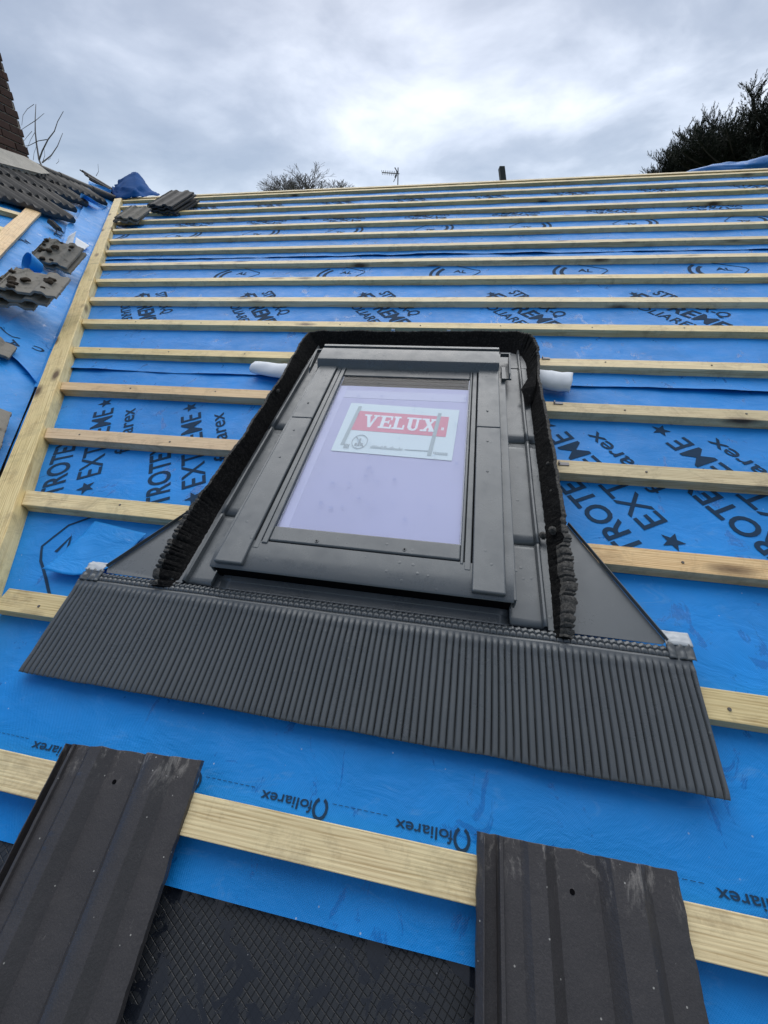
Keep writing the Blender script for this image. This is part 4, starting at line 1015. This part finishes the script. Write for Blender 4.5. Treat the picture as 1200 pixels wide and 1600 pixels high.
pose_tile((-3.076, 2.374, 1.3207), E2, N2, .25, .274, 'grey tile dotted with dark moss beside the white scraps', TILEOLD, 7, moss=14)
pose_tile((-3.076, 2.374, 1.3207), E2, N2, .25, .274, 'grey tile tucked under the moss dotted one', TILEOLD, 17, dz=-.03, dx=.012, dy=-.012)
pose_tile((-3.0300, 2.5300, 1.350), (.5672, .7592, -.3193), (.633, -.1538, .7587), .09, .15, 'small dark tile fragment propped behind the white scraps', TILEBLK, 10)
def side_tile(fr, br, h, w, label, mat, seed):      # right-hand edge of the tile runs between two points of the left slope
    a, b = lp(*fr, h), lp(*br, h); ey = (b - a).normalized(); ex = ey.cross(Vector((0, 0, 1))).normalized()
    return loose_tile(tuple(b - ex * w), tuple(ex), None, LF, label, mat, seed, w=w, l=(b - a).length, up=(0, 0, 1))
side_tile((14, 560), (27, 543), .022, .30, 'dark tile end peeping from under the blue sheet at the left edge', TILEOLD, 8)
side_tile((0, 703), (18, 645), .035, .30, 'broken grey tile corner at the left edge beside the knotty board', TILEOLD, 9)
side_tile((98, 362), (84, 349), .03, .05, 'narrow broken dark tile sliver lying just under the old tile courses', TILEBLK, 19)
# dark tile stack and grey pair on the top battens
def ridge_tile(p0, p1, n, label, mat, seed, w=.33, l=.42, amp=1.6):
    a = back(*p0, n); b = back(*p1, n); ex = (b - a).normalized()
    return loose_tile((a + Vector((0, 0, 1)).cross(ex) * l), tuple(ex), None, WF, label, mat, seed, w=w, l=l, amp=amp, group='old tiles laid on the top battens', up=(0, 0, 1))
S0 = back(232, 331, .05)
def rtile(du, dv, n, ang, label, mat, seed, base=S0, w=.33, l=.46):
    ex = Vector((math.cos(ang), math.sin(ang), 0)); ey = Vector((-ex.y, ex.x, 0)); p = Vector((base.x + du, base.y + dv, n)) + ey * l
    return loose_tile(tuple(p), tuple(ex), None, WF, label, mat, seed, w=w, l=l, amp=1.7, group='old tiles laid on the top battens', up=(0, 0, 1))
for k in range(4):
    pose_tile((-3.516, 4.3336, 2.1207), (.9874 + .02 * k, -.1316 - .03 * (k % 2), -.088), (.0071, -.5188, .8549), .33, .42, 'dark ribbed tile in the stack on the top battens, %s' % ['uppermost of the four', 'second from the top', 'third from the top', 'lowest of the four'][k], TILEBLK, 40 + k,
              group='old tiles laid on the top battens', dz=-.028 * k, dx=.006 * k, dy=.012 * (k % 2), amp=1.5)
pose_tile((-3.6428, 3.9641, 1.9274), (.9975, .0409, -.0574), (.0702, -.5072, .859), .25, .30, 'upper of two grey tiles lying left of the dark stack', TILEOLD, 52, group='old tiles laid on the top battens')
pose_tile((-3.6428, 3.9641, 1.9274), (.9975, .0909, -.0574), (.0702, -.5072, .859), .25, .30, 'lower of two grey tiles lying left of the dark stack', TILEOLD, 51, group='old tiles laid on the top battens', dz=-.024, dx=-.02, dy=-.02)
# lifted verge tile at the valley head
a = lp(141, 281, .045); b = lp(176, 294, .06)
loose_tile(tuple(a + Vector((0, .0, 0))), tuple(Vector((.35, .94, 0))), None, LF, 'long dark tile lifted at the top end of the left roof', TILEBLK, 77, w=.26, l=.36, up=(.05, -.05, 1), group='old tiles laid on the top battens')
# ================================================================== LOOSE SHEETS
def sheet_from(name, grid_pts, mat, label, cat, group=None, wob=.01, seed=0, nu=24, nv=16, solid=.0015):
    rows = [[Vector(p) for p in r] for r in grid_pts]
    def ev(a, b):
        y = b * (len(rows) - 1); j = min(len(rows) - 2, int(y)); fy = y - j
        def rowp(r):
            x = a * (len(r) - 1); i = min(len(r) - 2, int(x)); fx = x - i; p = [r[max(0, min(len(r) - 1, i + k))] for k in (-1, 0, 1, 2)]
            return .5 * ((2 * p[1]) + (-p[0] + p[2]) * fx + (2 * p[0] - 5 * p[1] + 4 * p[2] - p[3]) * fx ** 2 + (-p[0] + 3 * p[1] - 3 * p[2] + p[3]) * fx ** 3)
        q = rowp(rows[j]).lerp(rowp(rows[j + 1]), fy)
        return q + Vector((fbm(a * 5, b * 5, seed), fbm(a * 5, b * 5, seed + 5), fbm(a * 5, b * 5, seed + 9))) * wob
    mb = MB(); mb.grid(ev, nu, nv); c = rows[0][0]
    return solo(name, mb, mat, Matrix(), tuple(c), label, cat, group, smooth=70, solid=solid)
# tent of blue sheet standing up at the ridge
D = 5.35
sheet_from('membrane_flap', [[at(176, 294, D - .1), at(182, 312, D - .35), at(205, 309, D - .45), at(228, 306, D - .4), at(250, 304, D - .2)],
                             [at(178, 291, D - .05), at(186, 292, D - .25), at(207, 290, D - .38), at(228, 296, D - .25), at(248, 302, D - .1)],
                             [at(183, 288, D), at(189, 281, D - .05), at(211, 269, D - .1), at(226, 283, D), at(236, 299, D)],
                             [at(188, 284, D + .1), at(192, 284, D + .15), at(212, 276, D + .2), at(224, 288, D + .2), at(234, 301, D + .15)]], simple('navy_shaded_sheet', (.004, .075, .27), .8, .2, 6, .3, 20, .01, spec=.1), 'dark blue peak of sheet standing up at the valley head', 'membrane', 'loose blue flaps', .03, 2, 30, 24)  # darker blue than the other sheets, shade of the flap painted in
# tarp heaped behind the ridge at the right
D = 4.75
sheet_from('blue_tarp', [[at(1060, 272, D), at(1110, 270, D), at(1160, 268, D), at(1215, 268, D), at(1290, 262, D)],
                         [at(1072, 268, D + .05), at(1112, 259, D), at(1150, 258, D), at(1200, 252, D - .05), at(1290, 235, D)],
                         [at(1090, 263, D + .2), at(1125, 255, D + .1), at(1160, 252, D + .1), at(1200, 242, D), at(1290, 222, D)],
                         [at(1090, 265, D + .5), at(1125, 258, D + .5), at(1160, 255, D + .5), at(1200, 248, D + .5), at(1290, 230, D + .5)]], membrane_mat('tarp', (.012, .17, .50), weave=False), 'blue tarpaulin bunched behind the ridge at the right edge', 'tarpaulin', None, .012, 9, 40, 20)
# upturned flap beside the old tiles, curled tube and white scraps
Ld = lambda x, y, h: LF @ lp(x, y, h)
sheet_from('membrane_flap', [[Ld(134, 312, .02), Ld(146, 318, .03), Ld(160, 325, .02), Ld(170, 322, .01)],
                             [Ld(124, 309, .05), Ld(134, 309, .10), Ld(148, 317, .06), Ld(162, 322, .03)],
                             [Ld(126, 302, .08), Ld(136, 306, .14), Ld(150, 315, .08), Ld(163, 322, .03)]], BLUE2, 'curled blue flap lifting off beside the ends of the old tiles', 'membrane', 'loose blue flaps', .006, 4, 20, 12)
sheet_from('membrane_flap', [[Ld(137, 300, .03), Ld(150, 300, .03), Ld(164, 300, .03), Ld(172, 303, .02)],
                             [Ld(137, 290, .06), Ld(150, 291, .06), Ld(164, 296, .05), Ld(174, 300, .04)],
                             [Ld(139, 283, .08), Ld(152, 288, .08), Ld(165, 293, .07), Ld(176, 298, .05)]], BLUE2, 'pointed blue corner of sheet turned up over the old tiles', 'membrane', 'loose blue flaps', .006, 14, 20, 12)
# the tube: a rolled flap with its open end towards the camera
qa = LF @ lp(41, 408, .05); qb = LF @ lp(66, 424, .03); axd = ray(40, 408).normalized() * .11 + xr * .10 + yd * .05
mb = MB(); ax = axd.normalized(); e1 = ax.orthogonal().normalized(); e2 = ax.cross(e1)
mb.grid(lambda a, b: qa + axd * b + (e1 * math.cos(-.3 + a * 2.12 * math.pi) + e2 * math.sin(-.3 + a * 2.12 * math.pi)) * .066 * (1 - .12 * a) * (1 - .5 * b), 40, 8)
solo('membrane_flap', mb, BLUE2, Matrix(), tuple(qa), 'open rolled tube of blue sheet behind the topmost grey mossy tile', 'membrane', 'loose blue flaps', smooth=180, solid=.0015)
sheet_from('membrane_scrap', [[Ld(100, 386, .04), Ld(112, 386, .05)], [Ld(107, 369, .10), Ld(119, 361, .12)]], WHITE, 'upright white scrap of membrane beside the mossy tile', 'scrap', 'white scraps', .002, 4, 8, 8)
sheet_from('membrane_scrap', [[Ld(116, 386, .04), Ld(132, 390, .03)], [Ld(119, 371, .05), Ld(140, 384, .02)]], WHITE, 'white scrap of membrane lying against the upright one', 'scrap', 'white scraps', .002, 6, 8, 8)
# ================================================================== BEYOND THE ROOF
# vent stub
base = at(786, 283, 4.42); topp = at(783.5, 262, 4.40)
mb = MB(); ax_ = (topp - base).normalized(); e1 = xr; e2 = ax_.cross(e1).normalized(); hw = .030
ring = [(-1, -1), (1, -1), (1, 1), (-1, 1)]
mb.hexa([base - ax_ * .25 + e1 * a * hw + e2 * b * hw for a, b in ring], [topp + e1 * a * hw + e2 * b * hw for a, b in ring])
solo('ridge_post', mb, simple('dark_green_post', (.018, .028, .026), .6), Matrix(), tuple(base), 'short dark post sticking up behind the ridge right of centre', 'post', bevel=.004)
# neighbour's house far behind with the aerial
dh = 34.0; am = at(622, 290, dh)
nb2 = root('neighbour_house', Matrix(), (am.x, am.y, 0), 'distant brick house with tiled roof behind the ridge carrying the aerial', 'house')
hz_ = am.z - 2.2
part('wall', MB().box(am.x - 5, am.x + 5, am.y - 4, am.y + 4, 0, hz_ - 2.4), BRW, nb2)
rf = MB(); rf.add([(am.x - 5.3, am.y - 4.3, hz_ - 2.4), (am.x + 5.3, am.y - 4.3, hz_ - 2.4), (am.x + 5.3, am.y + 4.3, hz_ - 2.4), (am.x - 5.3, am.y + 4.3, hz_ - 2.4), (am.x - 5.3, am.y, hz_), (am.x + 5.3, am.y, hz_)],
       [(0, 1, 5, 4), (2, 3, 4, 5), (0, 4, 3), (1, 2, 5), (3, 2, 1, 0)]); part('roof', rf, TILEBLK, nb2)
aer = root('tv_aerial', Matrix(), (am.x, am.y, hz_), 'thin metal television aerial on a mast standing above the ridge line', 'aerial')
alu = simple('dull_aluminium', (.16, .17, .18), .5)
part('mast', MB().tube([(am.x, am.y, hz_ - .1), at(622, 262, dh)], .045, 8), alu, aer)
bmA, bmB = at(597, 269.5, dh), at(624, 271.5, dh); bo = part('boom', MB().tube([bmA, bmB], .035, 6), alu, aer)
mb = MB()
for i in range(9):
    p = bmA.lerp(bmB, i / 9.5); mb.tube([p + Vector((0, -.18, .10)), p + Vector((0, .18, -.10))], .022, 5)
part('element', mb, alu, aer)
mb = MB(); mb.tube([at(617, 262, dh), at(621, 269, dh), at(617, 277, dh)], .05, 5); mb.tube([at(615, 284, dh), at(620, 274, dh)], .03, 5); part('reflector', mb, alu, aer)
# bare trees
BARK2 = simple('pale_twigs', (.19, .18, .175), .95, .3, 8)  # paler bark; the far crown's distance haze is put into this colour
BARK = simple('grey_bark', (.085, .078, .070), .95, .3, 8)
def grow(mb, p, d, ln, r, depth, spread, rnd, up=.12, nb=(2, 3), minr=.006, gnarl=.25):
    k = 3; pts = [p]; dd_ = d.copy()
    for i in range(k):
        dd_ = (dd_ + Vector((rnd.uniform(-1, 1), rnd.uniform(-1, 1), rnd.uniform(-.6, 1))) * gnarl * .5 + Vector((0, 0, up * .4))).normalized(); pts.append(pts[-1] + dd_ * ln / k)
    r1 = max(minr, r * .66); mb.tube(pts, [r + (r1 - r) * i / k for i in range(k + 1)], 5 if r > .03 else 3, cap=False)
    if depth <= 0: return
    for i in range(rnd.choice(nb)):
        q = dd_.orthogonal().normalized(); q.rotate(Matrix.Rotation(rnd.uniform(0, 6.283), 3, dd_)); nd = (dd_ + q * rnd.uniform(.35, spread)).normalized()
        grow(mb, pts[-1 if i else rnd.choice((2, 3))], nd, ln * rnd.uniform(.62, .85), r1 * rnd.uniform(.7, .95), depth - 1, spread, rnd, up, nb, minr, gnarl)
def bare_tree(base, h, label, seed, depth=6, r0=.3, spread=.9, trunk=.35, minr=.02, nb=(2, 3), width=1.0):
    rnd = random.Random(seed); r = root('bare_tree', Matrix(), tuple(base), label, 'tree', 'bare winter trees')
    tp_ = Vector(base) + Vector((0, 0, h * trunk)); part('trunk', MB().tube([Vector(base), (Vector(base) + tp_) / 2 + Vector((.1, 0, 0)), tp_], [r0 * 1.2, r0, r0 * .85], 10), BARK, r, smooth=60)
    mb = MB()
    for i in range(6):
        a = i * 1.05 + rnd.uniform(-.3, .3); d = Vector((math.cos(a) * width, math.sin(a) * width, rnd.uniform(.7, 1.3))).normalized()
        grow(mb, tp_ - Vector((0, 0, rnd.uniform(0, h * .08))), d, h * .21, r0 * .55, depth, spread, rnd, nb=nb, minr=minr)
    part('crown', mb, BARK, r, smooth=60); return r
OB = at(486, 338, 62); rnd = random.Random(9)
oak = root('bare_tree', Matrix(), (OB.x, OB.y, 0), 'round crowned leafless tree just left of the aerial on the skyline', 'tree', 'bare winter trees')
part('trunk', MB().tube([(OB.x, OB.y, 0), (OB.x + .2, OB.y, OB.z * .5), OB], [.75, .55, .42], 12), BARK, oak, smooth=60)
mb = MB()
for i in range(26):
    a = i * 2.39996; el = .06 + .80 * ((i + .5) / 26); d = Vector((math.cos(a) * math.sqrt(1 - el * el), math.sin(a) * math.sqrt(1 - el * el), el)).normalized()
    grow(mb, OB.copy(), d, 2.62, .20, 5, .78, rnd, up=.06, nb=(2, 3, 3), minr=.019, gnarl=.35)
mb.v = [Vector((OB.x + (p.x - OB.x) * 1.34, p.y, OB.z + (p.z - OB.z) * .66)) for p in mb.v]
part('crown', mb, BARK2, oak, smooth=60)
# branchy tree behind the left roof
LB = at(66, 262, 11.5); r = root('bare_tree', Matrix(), (LB.x, LB.y, 0), 'slender leafless branches rising behind the left roof beside the chimney', 'tree', 'bare winter trees')
part('trunk', MB().tube([(LB.x, LB.y, 0), (LB.x + .1, LB.y, LB.z * .6), LB], [.16, .10, .045], 8), BARK, r, smooth=60)
mb = MB()
def br(pts, r0, r1, dd_=11.5):
    P_ = [at(x, y, dd_ + z_) for x, y, z_ in pts]; mb.tube(P_, [.62 * (r0 + (r1 - r0) * i / (len(P_) - 1)) for i in range(len(P_))], 5, cap=False)
br([(66, 262, 0), (61, 250, .1), (57, 225, .1), (55, 205, 0), (55, 185, 0), (56, 163, .1)], .045, .012)
br([(61, 250, 0), (66, 236, -.2), (75, 218, -.3), (85, 205, -.3), (90, 190, -.3), (99, 174, -.4)], .032, .010)
br([(66, 254, 0), (80, 243, .2), (90, 228, .2), (98, 208, .3)], .030, .010)
br([(73, 218, -.2), (60, 220, 0), (46, 227, 0), (30, 230, .1)], .018, .009)
br([(56, 188, 0), (45, 195, .1), (33, 203, .1)], .014, .008); br([(56, 188, 0), (62, 183, .1), (69, 177, .1)], .012, .007)
br([(53, 163, 0), (43, 170, .2), (36, 180, .2), (34, 196, .2)], .010, .008); br([(50, 205, .1), (42, 214, .1), (36, 222, .1)], .010, .006); br([(55, 206, .1), (48, 218, .1), (43, 231, .1)], .010, .006)
br([(67, 252, .1), (70, 243, .1), (69, 233, .1)], .012, .006); br([(52, 250, .1), (53, 240, .1), (57, 228, .1)], .010, .006); br([(75, 250, .1), (79, 247, .1), (78, 241, .1)], .008, .005)
br([(150, 275, 1.0), (154, 268, 1.0), (153, 256, 1.0)], .012, .006); br([(88, 256, .1), (92, 252, 0), (91, 248, 0)], .008, .005)
part('crown', mb, BARK2, r, smooth=60)
# dark evergreen at the right
NEEDLE = None
def needle_mat():
    m, nt, b = new_mat('dark_needles'); v = coord(nt); gg = nt.nodes.new('ShaderNodeNewGeometry')
    L(nt, mixc(nt, gg.outputs['Random Per Island'], (.010, .018, .011), (.032, .044, .026)), b.inputs['Base Color']); b.inputs['Roughness'].default_value = .8; return m
NEEDLE = needle_mat(); DT = 24.0
tb = at(1235, 300, DT); tree = root('evergreen_tree', Matrix(), (tb.x, tb.y, 0), 'dark evergreen tree with ragged upswept branches at the top right', 'tree')
ttop = at(1235, 120, DT); part('trunk', MB().tube([(tb.x, tb.y, 0), tb, (tb.x, tb.y, ttop.z)], [.38, .28, .05], 10), BARK, tree, smooth=60)
rnd = random.Random(12); nd = MB(); wd_ = MB()
up_ = Vector((0, 0, 1)); px = DT / FPX
def tuft(p, d, ln):
    d = d.normalized(); a = d.orthogonal().normalized(); n = 9
    for i in range(n):
        t = i / n; q = a.copy(); q.rotate(Matrix.Rotation(rnd.uniform(0, 6.283), 3, d)); b0 = p + d * ln * t; tip = b0 + (d * .9 + q * .8).normalized() * ln * rnd.uniform(.30, .52) * (1.15 - t * .7)
        s_ = d.cross(q).normalized() * .022
        nd.add([b0 - s_, b0 + s_, tip], [(0, 1, 2)])
    nd.add([p - a * .018, p + a * .018, p + d * ln * 1.15], [(0, 1, 2)])
def limb(p, d, ln, r):
    pts = [p]; dd_ = d.copy(); n = max(3, int(ln / .45))
    for i in range(n):
        dd_ = (dd_ + Vector((rnd.uniform(-.10, .10), rnd.uniform(-.10, .10), .012 + .05 * (i / n) ** 2))).normalized(); pts.append(pts[-1] + dd_ * ln / n)
    wd_.tube(pts, [r * (1 - .85 * i / n) for i in range(n + 1)], 5, cap=False)
    for i in range(1, n + 1):
        k = 8
        for j in range(k):
            b0 = pts[i - 1].lerp(pts[i], j / k); q = Vector((rnd.uniform(-1, 1), rnd.uniform(-1, 1), rnd.uniform(.1, .9))).normalized()
            tl = ln * .16 * rnd.uniform(.6, 1.3) * (1 - .35 * i / n) + .18; tdir = (dd_ * .5 + q).normalized(); m = max(2, int(tl / .17))
            for s_ in range(m):
                bb = b0 + tdir * tl * s_ / m; tuft(bb, (tdir + up_ * .35 + Vector((rnd.uniform(-.5, .5), rnd.uniform(-.5, .5), rnd.uniform(-.2, .5)))), .33)
zbot, zt = at(1200, 345, DT).z, at(1200, 205, DT).z
for i in range(190):
    f_ = (i + rnd.random()) / 190; z = zbot + (zt - zbot) * f_; a = rnd.uniform(0, 6.283); q = max(0, (f_ - .30) / .70)
    ln = 7.9 * math.sqrt(max(.004, 1 - q ** 3.2)) * rnd.uniform(.72, 1.0)
    limb(Vector((tb.x, tb.y, z)), Vector((math.cos(a), math.sin(a), .04)).normalized(), ln, .03 + ln * .010)
for i in range(16):      # the lower, farther reaching limbs on the side towards the ridge
    a = math.pi + rnd.uniform(-.8, .8); limb(Vector((tb.x, tb.y, rnd.uniform(zbot, zbot + 2.8))), Vector((math.cos(a), math.sin(a), .05)).normalized(), rnd.uniform(7.0, 8.4), .12)
part('branches', wd_, BARK, tree, smooth=60); part('crown', nd, NEEDLE, tree)
